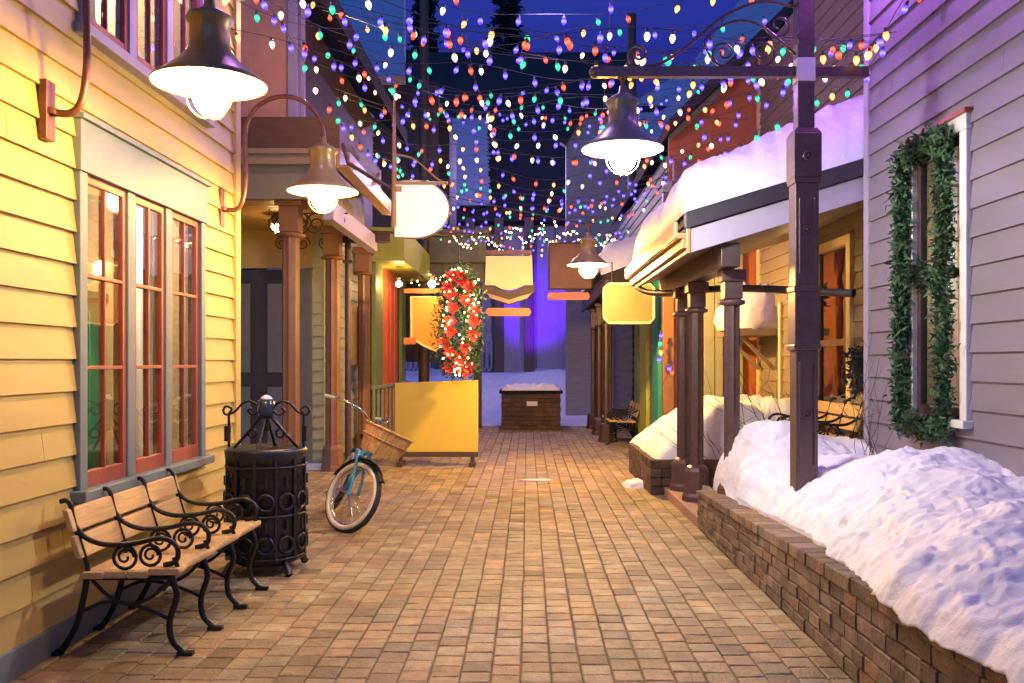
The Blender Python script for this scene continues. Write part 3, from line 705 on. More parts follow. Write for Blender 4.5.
# ------------------------------------------------------------------ benches
def make_bench():
    t = empty('bench', (0, 0, 0), 'wood', 'bench', local=True)   # x runs along the seat, y from back (0) to front
    xs = [-.66, -.22, .22, .66]
    SW = .66
    for i in range(4):                                            # seat slats
        s = MB(); y0 = .10 + i * .112; n = 44; vs = []; fs = []
        for k in range(n + 1):
            x = -SW - .04 + (2 * SW + .08) * k / n
            wob = .034 * math.cos((x + .66) / .44 * 2 * math.pi) if i == 3 else 0
            ya, yb = y0, y0 + .104 + (wob if i == 3 else 0) + (.02 if i == 3 else 0)
            zt = .435 + (.018 * math.cos((x + .66) / .44 * 2 * math.pi) if i == 3 else 0) - (.004 * (i == 0))
            vs += [(x, ya, zt - .034), (x, yb, zt - .034), (x, yb + .006, zt - .017), (x, yb, zt), (x, ya, zt)]
        for k in range(n):
            for q in range(5): fs.append((k * 5 + q, k * 5 + (q + 1) % 5, k * 5 + 5 + (q + 1) % 5, k * 5 + 5 + q))
        fs += [(4, 3, 2, 1, 0), tuple(n * 5 + q for q in range(5))]
        s.add(vs, fs); s.build('seat_slat', 'benchwood', t, .004)
    for z in (.50, .635):                                         # back boards
        s = MB(); s.prism([(-SW - .05, .085 - (z - .45) * .28, z), (-SW - .05, .115 - (z - .45) * .28, z), (-SW - .05, .115 - (z - .33) * .28, z + .115), (-SW - .05, .085 - (z - .33) * .28, z + .115)], (2 * SW + .1, 0, 0))
        s.build('back_board', 'benchwood', t, .008)
    for x in xs:
        s = MB(); T = lambda pts, r: s.tube([(x, a, b) for _, a, b in pts] if len(pts[0]) == 3 else [(x, a, b) for a, b in pts], r, 8)
        c2 = lambda pts, n=7: [(p.x, p.y) for p in bez([(a, b, 0) for a, b in pts], n)]
        T(c2([(-.03, .785), (.0, .79), (.022, .765), (.035, .70), (.07, .58), (.105, .47), (.11, .42)]), [.012] * 100 if False else .013)   # back upright
        T(c2([(.11, .42), (.09, .30), (.05, .15), (-.02, .03), (-.05, .012)]), .017)                  # rear leg
        T(c2([(.54, .40), (.565, .30), (.53, .18), (.54, .08), (.60, .012)]), .017)                   # front leg
        T([(.09, .395), (.55, .395)], .013)                                                           # seat rail
        T(c2([(.045, .66), (.10, .60), (.20, .565), (.34, .57), (.46, .595), (.53, .585), (.57, .54), (.56, .48), (.50, .46)]), .014)  # arm
        T(c2([(.54, .40), (.57, .44), (.55, .50)]), .012)
        for (cy, cz, r) in ((.30, .50, .058), (.43, .51, .052)):
            T([(cy + r * math.cos(R(a)), cz + r * math.sin(R(a))) for a in range(0, 361, 20)], .009)
            T([(cy + (r - .012 - r * .6 * q / 20) * math.cos(R(a0)), cz + (r - .012 - r * .6 * q / 20) * math.sin(R(a0))) for q, a0 in enumerate(range(0, 400, 20))], .007)
        T(c2([(.13, .385), (.22, .30), (.33, .26), (.44, .30), (.53, .385)]), .010)
        T(c2([(.07, .22), (.2, .27), (.33, .26), (.45, .22), (.535, .18)]), .010)
        s.box(x - .02, x + .02, -.09, -.02, 0, .02); s.box(x - .02, x + .02, .57, .65, 0, .02)
        s.build('iron_frame', 'iron', t)
    return t
b1 = make_bench(); b1.location = (-2.36, 5.26, 0.002); b1.rotation_euler = (0, 0, R(-90))
b1['label'] = 'wooden slatted bench with four black scrolled iron frames below the red sash window'
b2 = copy_tree(b1); b2.location = (3.28, 9.45, .32); b2.rotation_euler = (0, 0, R(90)); b2['label'] = 'slatted bench half hidden behind snow under the low porch'
b3 = copy_tree(b1); b3.location = (2.05, 17.0, .0); b3.rotation_euler = (0, 0, R(90)); b3['label'] = 'small distant iron bench behind the far arcade posts'
for b in (b1, b2, b3): b['group'] = 'iron framed benches'

# ------------------------------------------------------------------ litter bin
tx, ty = -1.89, 6.5
tb = empty('litter_bin', (tx, ty, 0), 'round blue black iron litter bin with scrolled top frame beside the bench', 'litter bin')
s = MB(); s.lathe([(.20, .06), (.255, .09), (.265, .14), (.27, .80), (.285, .82), (.29, .87), (.27, .89), (.25, .885), (.10, .84), (1e-3, .83)], (tx, ty, 0), 32); s.build('body', 'canblack', tb)
s = MB()
for z in (.12, .42, .76): s.tube([(tx + .278 * math.cos(R(a)), ty + .278 * math.sin(R(a)), z) for a in range(0, 360, 12)], .011, 6, True)
for a in range(0, 360, 30): s.beam((tx + .278 * math.cos(R(a)), ty + .278 * math.sin(R(a)), .1), (tx + .278 * math.cos(R(a)), ty + .278 * math.sin(R(a)), .82), .022, .014, (math.cos(R(a)), math.sin(R(a)), 0))
s.build('strap', 'canblack', tb)
s = MB()
for a in range(15, 375, 30):
    for z in (.22, .52):
        n_ = Vector((math.cos(R(a)), math.sin(R(a)), 0)); tn = Vector((-n_.y, n_.x, 0)); c = Vector((tx, ty, z)) + n_ * .283
        s.tube([c + tn * .056 * math.cos(R(k)) + Vector((0, 0, .056 * math.sin(R(k)))) for k in range(0, 360, 30)], .012, 6, True)
        s.tube([c + Vector((0, 0, .1)) + n_ * .0, c + Vector((0, 0, .17))], .01, 6)
s.build('ring_ornament', 'canblack', tb)
s = MB()
for a in range(45, 405, 90):
    s = MB(); n_ = Vector((math.cos(R(a)), math.sin(R(a)), 0)); c = Vector((tx, ty, 0))
    s.tube([c + n_ * .2 + Vector((0, 0, .12)), c + n_ * .28 + Vector((0, 0, .08)), c + n_ * .32 + Vector((0, 0, .012))], [.02, .022, .03], 8); s.build('foot', 'canblack', tb)
s = MB()
for sg in (-1, 1):
    X = lambda d: tx + sg * d
    s.tube([(X(.27), ty, .82), (X(.27), ty, 1.13)], .010, 6)
    s.tube([(X(.26), ty, 1.12)] + [(X(a), ty, b) for a, _, b in bez([(.27, 0, 1.13), (.25, 0, 1.16), (.29, 0, 1.18), (.31, 0, 1.15), (.29, 0, 1.12), (.23, 0, 1.14), (.17, 0, 1.20), (.11, 0, 1.215), (.06, 0, 1.18), (.06, 0, 1.14), (.10, 0, 1.12), (.13, 0, 1.145), (.11, 0, 1.17)], 6)], .009, 6)
    s.tube([(X(.25), ty, .86), (X(.14), ty, .98), (X(.04), ty, 1.10)], .012, 6)
    s.tube([(X(.10 + .03 * math.cos(R(a))), ty, .985 + .03 * math.sin(R(a))) for a in range(0, 360, 30)], .009, 6, True)
    s.box(min(X(.265), X(.295)), max(X(.265), X(.295)), ty - .03, ty + .03, .93, 1.04)
for sg in (-1, 1): s.tube([(tx, ty + sg * .24, .86), (tx, ty + sg * .12, .99), (tx, ty + sg * .03, 1.1)], .011, 6)
s.tube([(tx, ty, 1.0), (tx, ty, 1.13)], .02, 8)
s.build('top_frame', 'iron', tb)
s = MB(); s.lathe([(.03, 1.09), (.055, 1.11), (.062, 1.15), (.06, 1.22), (.04, 1.235), (.02, 1.25)], (tx, ty, 0), 16); f_ = s.build('finial', 'bluepot', tb)
s = MB(); s.lathe([(.045, 1.225), (.04, 1.243), (.022, 1.256), (.008, 1.262), (1e-3, 1.263)], (tx, ty, 0), 14); s.build('snow_cap', 'snow', f_)

# ------------------------------------------------------------------ bicycle
bk = empty('bicycle', (0, 0, 0), 'sky blue cruiser bicycle with cream walled tyres and wooden splint basket leaning in the street', 'bicycle', local=True)
WR = .33
ST = Matrix.Translation((1.06, 0, 0)) @ Matrix.Rotation(R(34), 4, 'Z') @ Matrix.Translation((-1.06, 0, 0))   # turned steering
def st(pts): return [ST @ Vector(p) for p in pts]
def wheel(cx, steer):
    f = st if steer else (lambda p: [Vector(q) for q in p])
    ring = lambda r, yy=0: f([(cx + r * math.cos(R(a)), yy, WR + .005 + r * math.sin(R(a))) for a in range(0, 360, 10)])
    s = MB(); s.tube(ring(.302), .03, 10, True); w = s.build('wheel', 'tyre', bk)
    for yy in (-.019, .019):
        s = MB(); s.tube(ring(.286, yy), .023, 8, True); s.build('tyre_wall', 'whitewall', w)
    s = MB(); s.tube(ring(.262), .013, 8, True); s.build('rim', 'chrome', w)
    s = MB()
    for k in range(28):
        a = R(k * 360 / 28); yy = .03 if k % 2 else -.03; a2 = a + (.5 if (k // 2) % 2 else -.5)
        s.tube(f([(cx + .025 * math.cos(a2), yy, WR + .005 + .025 * math.sin(a2)), (cx + .258 * math.cos(a), 0, WR + .005 + .258 * math.sin(a))]), .0018, 4)
    s.build('spokes', 'chrome', w)
    s = MB(); s.tube(f([(cx, -.055, WR + .005), (cx, .055, WR + .005)]), .022, 10); s.build('hub', 'chrome', w)
wheel(0, False); wheel(1.06, True)
s = MB()
for p, r in (([(.0, .045, .335), (.42, .02, .30)], .012), ([(.0, -.045, .335), (.42, -.02, .30)], .012),
             (bez([(.0, .045, .335), (.12, .03, .50), (.30, .0, .62), (.6, 0, .70), (.86, 0, .74)], 6), .016), ([(.42, 0, .29), (.33, 0, .78)], .017),
             (bez([(.42, 0, .29), (.55, 0, .44), (.72, 0, .56), (.86, 0, .64)], 6), .02), ([(.89, 0, .58), (.855, 0, .80)], .02)): s.tube(p, r, 10)
s.build('frame', 'bikeblue', bk)
s = MB()
for yy in (-.055, .055): s.tube(st(bez([(1.06, yy, .335), (1.01, yy, .50), (.93, yy * .8, .66), (.88, 0, .68)], 6)), .014, 8)
s.build('fork', 'bikeblue', bk)
for cx, a0, a1, f in ((0, 20, 200, False), (1.06, 40, 165, True)):
    s = MB(); vs = []; fs = []; n = 22
    for i in range(n + 1):
        a = R(a0 + (a1 - a0) * i / n)
        for q in (-1, -.5, 0, .5, 1):
            r = .365 - .02 * q * q; vs.append((cx + r * math.cos(a), q * .036, WR + r * math.sin(a)))
    for i in range(n):
        for q in range(4): fs.append((i * 5 + q, i * 5 + q + 1, i * 5 + 6 + q, i * 5 + 5 + q))
    s.add(st(vs) if f else vs, fs, True); o = s.build('mudguard', 'bikeblue' if not f else 'iron', bk); so = o.modifiers.new('solid', 'SOLIDIFY'); so.thickness = .003
s = MB(); s.lathe([(1e-3, .80), (.05, .795), (.09, .81), (.10, .84), (.07, .86), (1e-3, .865)], (.30, 0, 0), 18); s.v = [(x * 1.0 + (.06 if False else 0), y * (.9 if x < .3 else .5), z) for x, y, z in s.v]; s.build('saddle', 'iron', bk)
s = MB(); s.tube(st([(.857, 0, .78), (.85, 0, .94)]), .014, 8)
for sg in (-1, 1): s.tube(st(bez([(.85, 0, .94), (.88, .06 * sg, 1.0), (.84, .18 * sg, 1.06), (.72, .28 * sg, 1.07), (.58, .32 * sg, 1.05)], 6)), .011, 8)
hb = s.build('handlebar', 'chrome', bk)
for sg in (-1, 1):
    s = MB(); s.tube(st([(.62, .312 * sg, 1.056), (.50, .335 * sg, 1.038)]), .018, 10); s.build('grip', 'grip', hb)
s = MB(); s.tube([(.44, -.06, .29), (.44, .06, .29)], .02, 8)
for sg in (-1, 1): s.tube([(.44, .065 * sg, .29), (.44 + .12 * sg, .09 * sg, .20)], .009, 6); s.box(.40 + .12 * sg, .48 + .12 * sg, .09 * sg - .03 + .03 * sg, .09 * sg + .03 + .03 * sg, .19, .21)
s.build('crank', 'chrome', bk)
s = MB(); s.tube([(.36, .03, .30), (.32, .20, .05)], .009, 6); s.build('kickstand', 'chrome', bk)
# basket: rounded oblong tub flaring upwards
bs = MB(); bi = MB(); n = 36
def brim(k, wx, wy, z, cx=1.12):
    a = 2 * math.pi * k / n; c, d = math.cos(a), math.sin(a)
    e = .62
    return (cx + wx * (abs(c) ** e) * (1 if c >= 0 else -1), wy * (abs(d) ** e) * (1 if d >= 0 else -1), z)
def tub(mb, sc_, zb, zt, thick=True):
    vs = []; fs = []
    lv = [(.125, .165, zb), (.150, .20, zb + .12), (.175, .215, zt)]
    for q in lv:
        for k in range(n): vs.append(brim(k, q[0] * sc_, q[1] * sc_, q[2]))
    for i in range(2):
        for k in range(n): fs.append((i * n + k, i * n + (k + 1) % n, (i + 1) * n + (k + 1) % n, (i + 1) * n + k))
    fs.append(tuple(range(n))[::-1]); mb.add(st(vs), fs, False)
tub(bs, 1, .76, 1.0)
for k in range(0, n, 2):
    a = st([brim(k, .128, .168, .762), brim(k, .178, .218, .998)]); b = st([brim(k + 1.2, .128, .168, .762), brim(k + 1.2, .178, .218, .998)])
    bs.add([a[0], b[0], b[1], a[1]], [(0, 1, 2, 3)])
ba = bs.build('basket', 'wicker', bk)
tub(bi, .97, .775, 1.001); bi.build('lining', 'basketin', ba)
s = MB(); s.tube(st([brim(k, .178, .218, .995) for k in range(n)]), .010, 6, True); s.tube(st([brim(k, .165, .207, .90) for k in range(n)]), .006, 6, True); s.build('hoop', 'wicker', ba)
yaw = math.atan2(-.96, .28)
bk.rotation_euler = (R(-26), 0, yaw)
front = Vector((math.cos(yaw), math.sin(yaw), 0)) * 1.06
bk.location = Vector((-1.70, 7.98, 0.0)) - front

# ------------------------------------------------------------------ left porch
lp = empty('entrance_porch', (-3, 11, 3.2), 'tall entrance porch roof with dark fascia, brown gutter and yellow boarded ceiling', 'porch roof')
fy = 9.9
s = MB(); s.box(-4.6, -2.07, fy, 12.7, 3.84, 4.2); s.build('fascia', 'brown', lp, .01)
s = MB(); s.box(-4.6, -2.10, fy - .03, fy - .003, 3.67, 3.84); s.box(-4.6, -2.10, fy - .06, fy - .033, 3.78, 3.84); s.build('trim_board', 'tan', lp, .006)
s = MB(); s.box(-4.6, -2.35, fy + .04, fy + .12, 3.30, 3.837); s.box(-2.35, -2.29, fy + .04, 12.6, 3.30, 3.837); s.build('frieze', 'greygreen', lp, .006)
s = MB()
for k in range(16): s.box(-4.6, -2.36, fy + .13 + k * .165, fy + .13 + k * .165 + .158, 3.36, 3.385)
s.build('ceiling', 'pineboard', lp, .004)
s = MB(); s.box(-2.06, -1.95, fy - .05, 13.0, 3.62, 3.66); s.box(-1.98, -1.95, fy - .05, 13.0, 3.66, 3.80); s.box(-2.10, -2.06, fy - .05, 13.0, 3.62, 3.84); s.build('gutter', 'gutter', lp, .006)
s = MB(); s.box(-2.28, -2.16, fy + .1, 12.9, 3.08, 3.30); s.build('side_beam', 'lilac', lp, .005)
s = MB(); s.box(-2.75, -1.95, 12.72, 12.9, 3.20, 3.32); s.build('end_beam', 'brown', lp, .005)
s = MB()
for sg, cx in ((1, -3.05), (1, -2.62), (-1, -2.55)):
    s = MB(); s.tube(spiral(cx + .12 * sg, 3.12, .13, .03, 90, 90 + 560 * sg, 30, 10.6), .010, 6)
    s.tube(spiral(cx + .38 * sg, 3.16, .09, .02, 90, 90 - 560 * sg, 26, 10.6), .009, 6); s.tube([(cx, 10.6, 3.25), (cx + .5 * sg, 10.6, 3.25), (cx + .5 * sg, 10.6, 3.3)], .009, 6)
    s.build('scroll_bracket', 'brown', lp)
for cx in (-3.4, -3.1, -2.8): s = MB(); s.tube(spiral(cx, 3.13, .10, .02, 0, 620, 30, 12.4), .010, 6); s.tube([(cx, 12.4, 3.22), (cx, 12.4, 3.34)], .01, 6); s.build('scroll_bracket', 'brown', lp)
G2 = 'copper brown posts of the entrance porch'
q1 = porch_post('porch_post', 3.36, .20, 'copper', 'copper brown fluted post standing behind the litter bin under the entrance porch', G2, basew=.30, ring_z=2.94); q1.location = (-2.70, 10.25, 0)
q2 = copy_tree(q1); q2.location = (-2.70, 12.45, 0); q2['label'] = 'copper brown fluted post at the corner of the green wall behind the bicycle'
q3 = copy_tree(q1); q3.location = (-2.68, 14.7, 0); q3['label'] = 'slender copper brown post beyond the bicycle, last of the entrance porch posts'
s = MB(); s.tube([(-2.55, 12.75, .05), (-2.55, 12.75, 3.3)], .045, 10); s.box(-2.62, -2.48, 12.7, 12.8, 2.9, 2.94)
tag(s.build('drainpipe', 'plum'), 'purple brown drainpipe beside the copper post at the green wall corner', 'pipe')
def ceiling_lamp(loc, lb, drop):
    t = empty('ceiling_lamp', (0, 0, 0), lb, 'lamp', local=True)
    s = MB(); s.lathe([(.06, 0), (.11, .03), (.115, .06), (.06, .09), (.05, .09 + drop)], n=16); s.build('base', 'lampbr', t)
    s = MB(); s.ball((0, 0, -.03), .075, 12, 8); s.build('globe', 'dimwarm', t); t.location = loc
ceiling_lamp((-3.15, 11.3, 3.22), 'small ceiling lamp under the yellow boards of the entrance porch', .05)
ceiling_lamp((2.93, 9.6, 2.62), 'small unseen ceiling lamp added under the snowy low porch roof', .2)  # assumed lamp added to warm the porch wall, hidden behind the iron post
# green wall with double door, salmon storey above
gb = empty('gabled_shop', (-3.5, 13, 0), 'green sided shop with dark panelled door and salmon upper storey behind the entrance porch', 'building')
s = MB(); siding(s, 'y', 12.64, -1, -3.02, -2.86, .1, 3.4, .16); siding(s, 'x', -2.86, 1, 12.66, 20.2, .1, 3.6, .16); s.build('wall', 'sage', gb)
s = MB(); s.box(-4.6, -3.02, 12.66, 12.72, 2.82, 3.4); s.box(-4.6, -4.35, 12.62, 12.7, 0, 2.82); s.build('door_frame', 'pineboard', gb)
s = MB(); s.box(-4.35, -3.26, 12.66, 12.71, .08, 2.8)
dr = s.build('door', 'darkdoor', gb)
s = MB()
for x0 in (-4.30, -3.72):
    for z0, z1 in ((.2, 1.15), (1.35, 2.6)): s.box(x0 + .06, x0 + .40, 12.63, 12.655, z0, z1)
s.build('door_panel', 'greygreen', dr, .01)
s = MB(); s.box(-3.26, -3.02, 12.60, 12.70, 0, 2.8); s.build('pilaster', 'greygreen', gb, .005)
s = MB(); s.box(-4.6, -2.82, 12.5, 12.63, -.01, .09); s.build('door_step', 'white', gb, .005)
s = MB(); s.box(-6, -2.9, 10.9, 11.0, 4.2, 7.2); s.build('upper_wall', 'salmon', gb)
s = MB(); s.box(-2.9, -2.78, 10.85, 11.0, 4.2, 6.6); s.box(-2.75, -2.70, 10.88, 10.93, 4.2, 6.6); s.build('corner_board', 'lilac', gb, .005)
s = MB(); s.box(-2.92, -2.8, 11.0, 16.2, 3.7, 5.9); s.build('side_wall', 'brown', gb)
s = MB(); a = P(278, -6, 13.0); b = P(370, 78, 13.0)
s.prism([(b.x, 10.6, b.z), (b.x, 10.6, b.z + .25), (a.x - 3, 10.6, a.z + 3 * .86 + .25), (a.x - 3, 10.6, a.z + 3 * .86)], (0, 6.4, 0)); s.build('roof', 'roofdark', gb)
# features of the side wall seen down the street
s = MB(); s.box(-2.83, -2.78, 14.0, 15.1, 1.45, 2.4); wo = s.build('window', 'pineboard', gb, .004)
for y0, y1, m, nm in ((16.2, 17.0, 'green', 'pilaster'), (19.6, 20.2, 'green', 'pilaster'), (17.3, 18.9, 'orangered', 'shutter')):
    s = MB(); s.box(-2.82, -2.74, y0, y1, .1, 3.3)
    if nm == 'shutter':
        for q in (17.3, 17.8, 18.3): s.box(-2.74, -2.72, q + .08, q + .42, .3, 3.1)
    s.build(nm, m, gb, .005)
s = MB(); s.box(-2.82, -2.2, 16.0, 20.2, 3.3, 3.9); s.build('lime_fascia', 'lime', gb, .01)
s = MB(); s.box(-2.72, -2.66, 15.6, 20.1, 1.02, 1.08)
for k in range(10): s.box(-2.71, -2.67, 15.7 + k * .46, 15.74 + k * .46, 0, 1.02)
s.box(-2.72, -2.66, 15.6, 20.1, .12, .17)
tag(s.build('railing', 'sage', None, .004), 'low sage green railing in front of the orange shutter', 'railing')

# green open porch closing the left side
op = empty('olive_porch', (-1.8, 21.2, 0), 'olive timber porch with deep dark eave behind the decorated wreath', 'porch')
s = MB(); s.box(-3.2, -.95, 20.4, 22.4, 3.75, 4.35); s.box(-3.3, -.85, 20.3, 22.5, 4.35, 4.5); s.build('eave', 'olive', op, .02)
s = MB(); s.box(-3.2, -1.0, 20.5, 20.6, 3.3, 3.75); s.build('lintel', 'olive', op, .01)
s = MB(); s.prism([(-1.02, 20.45, 3.72), (-.86, 20.45, 3.72), (-.86, 20.45, 3.2), (-.95, 20.45, 3.02)], (0, .2, 0)); s.build('bracket', 'brown', op)
for x in (-2.9, -1.15):
    s = MB(); s.box(x - .09, x + .09, 20.45, 20.63, 0, 3.3); s.build('post', 'brown', op, .01)

# ------------------------------------------------------------------ signs on the left
so = empty('oval_sign', (-1.25, 9.2, 2.7), 'bright white oval hanging sign with cut straight edge, under a gold bracket', 'sign')
pts = []
cx, cz, yy = -1.27, P(0, 209, 9.2).z, 9.2
for k in range(-104, 105, 8): pts.append((cx + .12 + .34 * math.cos(R(k)) if abs(k) < 90 else cx + .12 + .34 * math.cos(R(k)) * 2.6, yy, cz + .29 * math.sin(R(k))))
s = MB(); s.prism(pts, (0, .05, 0)); s.build('face', 'oval', so, .004)
s = MB(); s.tube([(a, yy + .025, b) for a, _, b in pts], .016, 6, True); s.build('border', 'tan', so)
zz = P(0, 183, 9.2).z
s = MB(); s.tube([(cx - .1, yy, zz), (cx + .45, yy, zz)], .018, 8); s.tube([(cx - .08, yy, zz - .06), (cx - .02, yy, zz - .06)], .03, 8)
s.tube([(cx - .1, yy + .02, zz - .45), (cx - .1, yy + .02, zz + .85)], [.035, .012], 8)
s.tube([(cx + .15, yy + .02, zz), (cx + .15, yy + .02, cz + .28)], .008, 6)
s.tube(bez([(cx - .1, yy + .02, zz + .3), (cx + .1, yy + .02, zz + .25), (cx + .3, yy + .02, zz + .08), (cx + .42, yy + .02, zz)], 6), .01, 6)
s.build('bracket', 'gutter', so)
s = MB(); s.tube([(-2.04, 9.92, 3.9), (-1.9, yy + .3, 3.6), (cx - .1, yy + .02, zz - .08)], .022, 8); s.build('mount', 'brown', so)

orr = empty('orange_sign', (-1.63, 13.6, 1.5), 'orange scalloped sign panel with pale border hanging beside the wreath', 'sign')
def rel(u, v, d): p = P(u, v, d); return (p.x, p.y, p.z)
s = MB(); s.prism([rel(u, v, 13.6) for u, v in ((411, 297), (443, 297), (443, 342), (436, 351), (424, 346), (411, 338))], (0, .05, 0)); s.build('panel', 'orangesign', orr, .004)
s = MB(); s.tube([rel(u, v, 13.59) for u, v in ((411, 297), (443, 297), (443, 342), (436, 351), (424, 346), (411, 338))], .02, 6, True); s.build('border', 'cream', orr)
s = MB(); s.beam(rel(404, 291, 13.6), rel(446, 291, 13.6), .06, .07); s.build('bracket', 'orange', orr); s = MB(); s.beam(rel(404, 341, 13.6), rel(416, 341, 13.6), .08, .1); s.build('bracket', 'orange', orr)
lb_ = empty('porch_light', (0, 0, 0), 'small bare warm bulb glowing above the orange sign', 'lamp', local=True)
s = MB(); s.ball((0, 0, 0), .055, 12, 8); s.build('bulb', 'smallwarm', lb_)
s = MB(); s.lathe([(.03, .05), (.03, .10), (.05, .11), (.05, .13)], n=12); s.tube([(0, 0, .12), (0, .35, .16)], .012, 6); s.build('socket', 'brown', lb_)
lb_.location = P(432, 284, 13.2)
lc = copy_tree(lb_); lc.location = P(391, 284, 17.0) + Vector((.15, 0, 0)); lc['label'] = 'small bare warm bulb glowing above the orange shutter'

ys = empty('sign_board', (-1.3, 13, 0), 'large plain yellow board on short dark feet standing beside the bicycle', 'sign')
a = P(395, 383, 13.0); b = P(478, 380, 13.0)
s = MB(); s.prism([(a.x, 13.0, .20), (b.x, 13.02, .20), (b.x, 13.02, b.z), (a.x, 13.0, a.z)], (0, .04, 0)); s.build('panel', 'yellowsign', ys, .004)
s = MB(); s.box(a.x, b.x, 12.99, 13.07, .13, .197)
for x in (a.x + .08, b.x - .08): s.box(x - .04, x + .04, 12.85, 13.2, 0, .06); s.box(x - .025, x + .025, 13.0, 13.06, .06, .13)
s.build('stand', 'brown', ys, .005)

# wreath with lights
wr_ = empty('holiday_wreath', P(460, 378, 12.6), 'tall oval wreath of fir, red flowers and tiny warm lights above the yellow board', 'wreath')
c = P(459, 322, 12.6); s = MB(); pts = []
for k in range(72): a = R(k * 5); pts.append(c + Vector((.165 * math.cos(a), 0, .66 * math.sin(a))))
for p in pts:
    for q in range(70): s.shard(p + Vector((random.gauss(0, .085), random.gauss(0, .06), random.gauss(0, .06))), random.uniform(.04, .10), .3)
s.build('foliage', 'fir', wr_)
for k in range(22):
    p = pts[int(k * 72 / 22)] + Vector((random.uniform(-.09, .09), -.10, random.uniform(-.04, .04)))
    s = MB()
    for q in range(9):
        a = q * 2.39; rr = .10 * (1 - .04 * q); d = Vector((math.cos(a), -.35 - .05 * q, math.sin(a))); n_ = Vector((-math.sin(a), 0, math.cos(a)))
        s.add([p, p + d * rr * .6 + n_ * rr * .35, p + d * rr * 1.15, p + d * rr * .6 - n_ * rr * .35], [(0, 1, 2, 3)])
    s.build('flower', 'red', wr_)
def tinybulb(r, root):
    s = MB(); s.ball((0, 0, 0), r, 7, 5); o = s.build('bulb', FAIRY); o.parent = root; return o
proto = None
for k in range(100):
    p = random.choice(pts) + Vector((random.gauss(0, .07), -.09 - abs(random.gauss(0, .03)), random.gauss(0, .07)))
    if proto is None: proto = tinybulb(.012, wr_); o = proto
    else: o = proto.copy(); col.objects.link(o)
    o.location = p - wr_.location
s = MB(); s.tube([c + Vector((0, 0, .68)), c + Vector((0, .05, 1.25))], .008, 6); s.build('hanger', 'wire', wr_)
s = MB(); s.tube([c + Vector((-1.75, .05, 1.28)), c + Vector((.55, .05, 1.22))], .02, 8); tag(s.build('hanging_rail', 'brown'), 'thin dark rail over the street that the wreath hangs from', 'rail')

# shield sign, its bar, brown sign and its bar, notched pine board
sh = empty('shield_sign', P(509, 300, 15.2), 'cream shield sign with added glow and wavy brown lower border hanging over the street', 'sign')
def poly(pts, d, m, name, root, th=.05, bev=.004):
    s = MB(); s.prism([rel(u, v, d) for u, v in pts], (0, th, 0)); return s.build(name, m, root, bev)
poly([(486, 256), (532, 256), (533, 285), (524, 285), (516, 289), (509, 290), (502, 289), (494, 285), (485, 285)], 15.2, 'shield', 'panel', sh)
poly([(482, 285), (494, 286), (502, 290), (509, 291.5), (516, 290), (524, 286), (535, 285), (535, 292), (527, 298), (509, 305), (491, 298), (482, 292)], 15.18, 'brown', 'scroll', sh, .09)
poly([(486, 293), (497, 296), (509, 300), (521, 296), (532, 293), (527, 298.5), (509, 304), (491, 298.5)], 15.14, 'gutter', 'gilt_edge', sh, .03)
poly([(486, 250), (532, 250), (532, 254.5), (486, 254.5)], 15.2, 'copper', 'top_rail', sh)
s = MB()
for u in (490, 528): s = MB(); s.tube([P(u, 250, 15.23), P(u, 232, 15.23)], .012, 6); s.build('hanger', 'iron', sh)
def bar(u0, u1, v0, v1, d, m, lb, hang):
    t = empty('bar_sign', P((u0 + u1) / 2, v1, d), lb, 'sign')
    poly([(u0 + 2, v0), (u1 - 2, v0), (u1, v0 + 3), (u1, v1 - 3), (u1 - 2, v1), (u0 + 2, v1), (u0, v1 - 3), (u0, v0 + 3)], d, m, 'panel', t, .04)
    s = MB()
    for u in (u0 + 5, u1 - 5): s = MB(); s.tube([P(u, v0, d + .02), P(u, hang, d + .02)], .008, 6); s.build('hanger', 'iron', t)
bar(486, 531, 308, 316, 15.2, 'orangebar', 'narrow orange bar sign hanging below the cream shield sign', 296)
bn = empty('brown_sign', P(571, 290, 16.5), 'dull brown rectangular hanging sign beyond the small warm lantern', 'sign')
poly([(549, 243), (592, 243), (592, 289), (549, 289)], 16.5, 'brownsign', 'panel', bn, .06)
s = MB(); s.tube([rel(u, v, 16.48) for u, v in ((549, 243), (592, 243), (592, 289), (549, 289))], .025, 6, True); s.build('border', 'brown', bn)
s = MB()
for u in (555, 586): s = MB(); s.tube([P(u, 243, 16.53), P(u, 226, 16.53)], .012, 6); s.build('hanger', 'iron', bn)
bar(547, 590, 292, 300, 16.5, 'pinkbar', 'narrow pinkish bar sign hanging below the dull brown sign', 288)
nb = empty('pine_sign', P(628, 322, 13.4), 'blank pine board sign with notched corners hanging beside the porch gutter', 'sign')
oct_ = [(609, 284), (650, 284), (654, 288), (654, 318), (650, 323), (609, 323), (604, 318), (604, 288)]
poly(oct_, 13.4, 'signwood', 'panel', nb)
s = MB(); s.tube([rel(u, v, 13.4) for u, v in oct_], .022, 6, True); s.build('border', 'cream', nb)
s = MB()
for u in (612, 646): s = MB(); s.tube([P(u, 284, 13.42), P(u, 262, 13.42)], .010, 6); s.build('hanger', 'iron', nb)

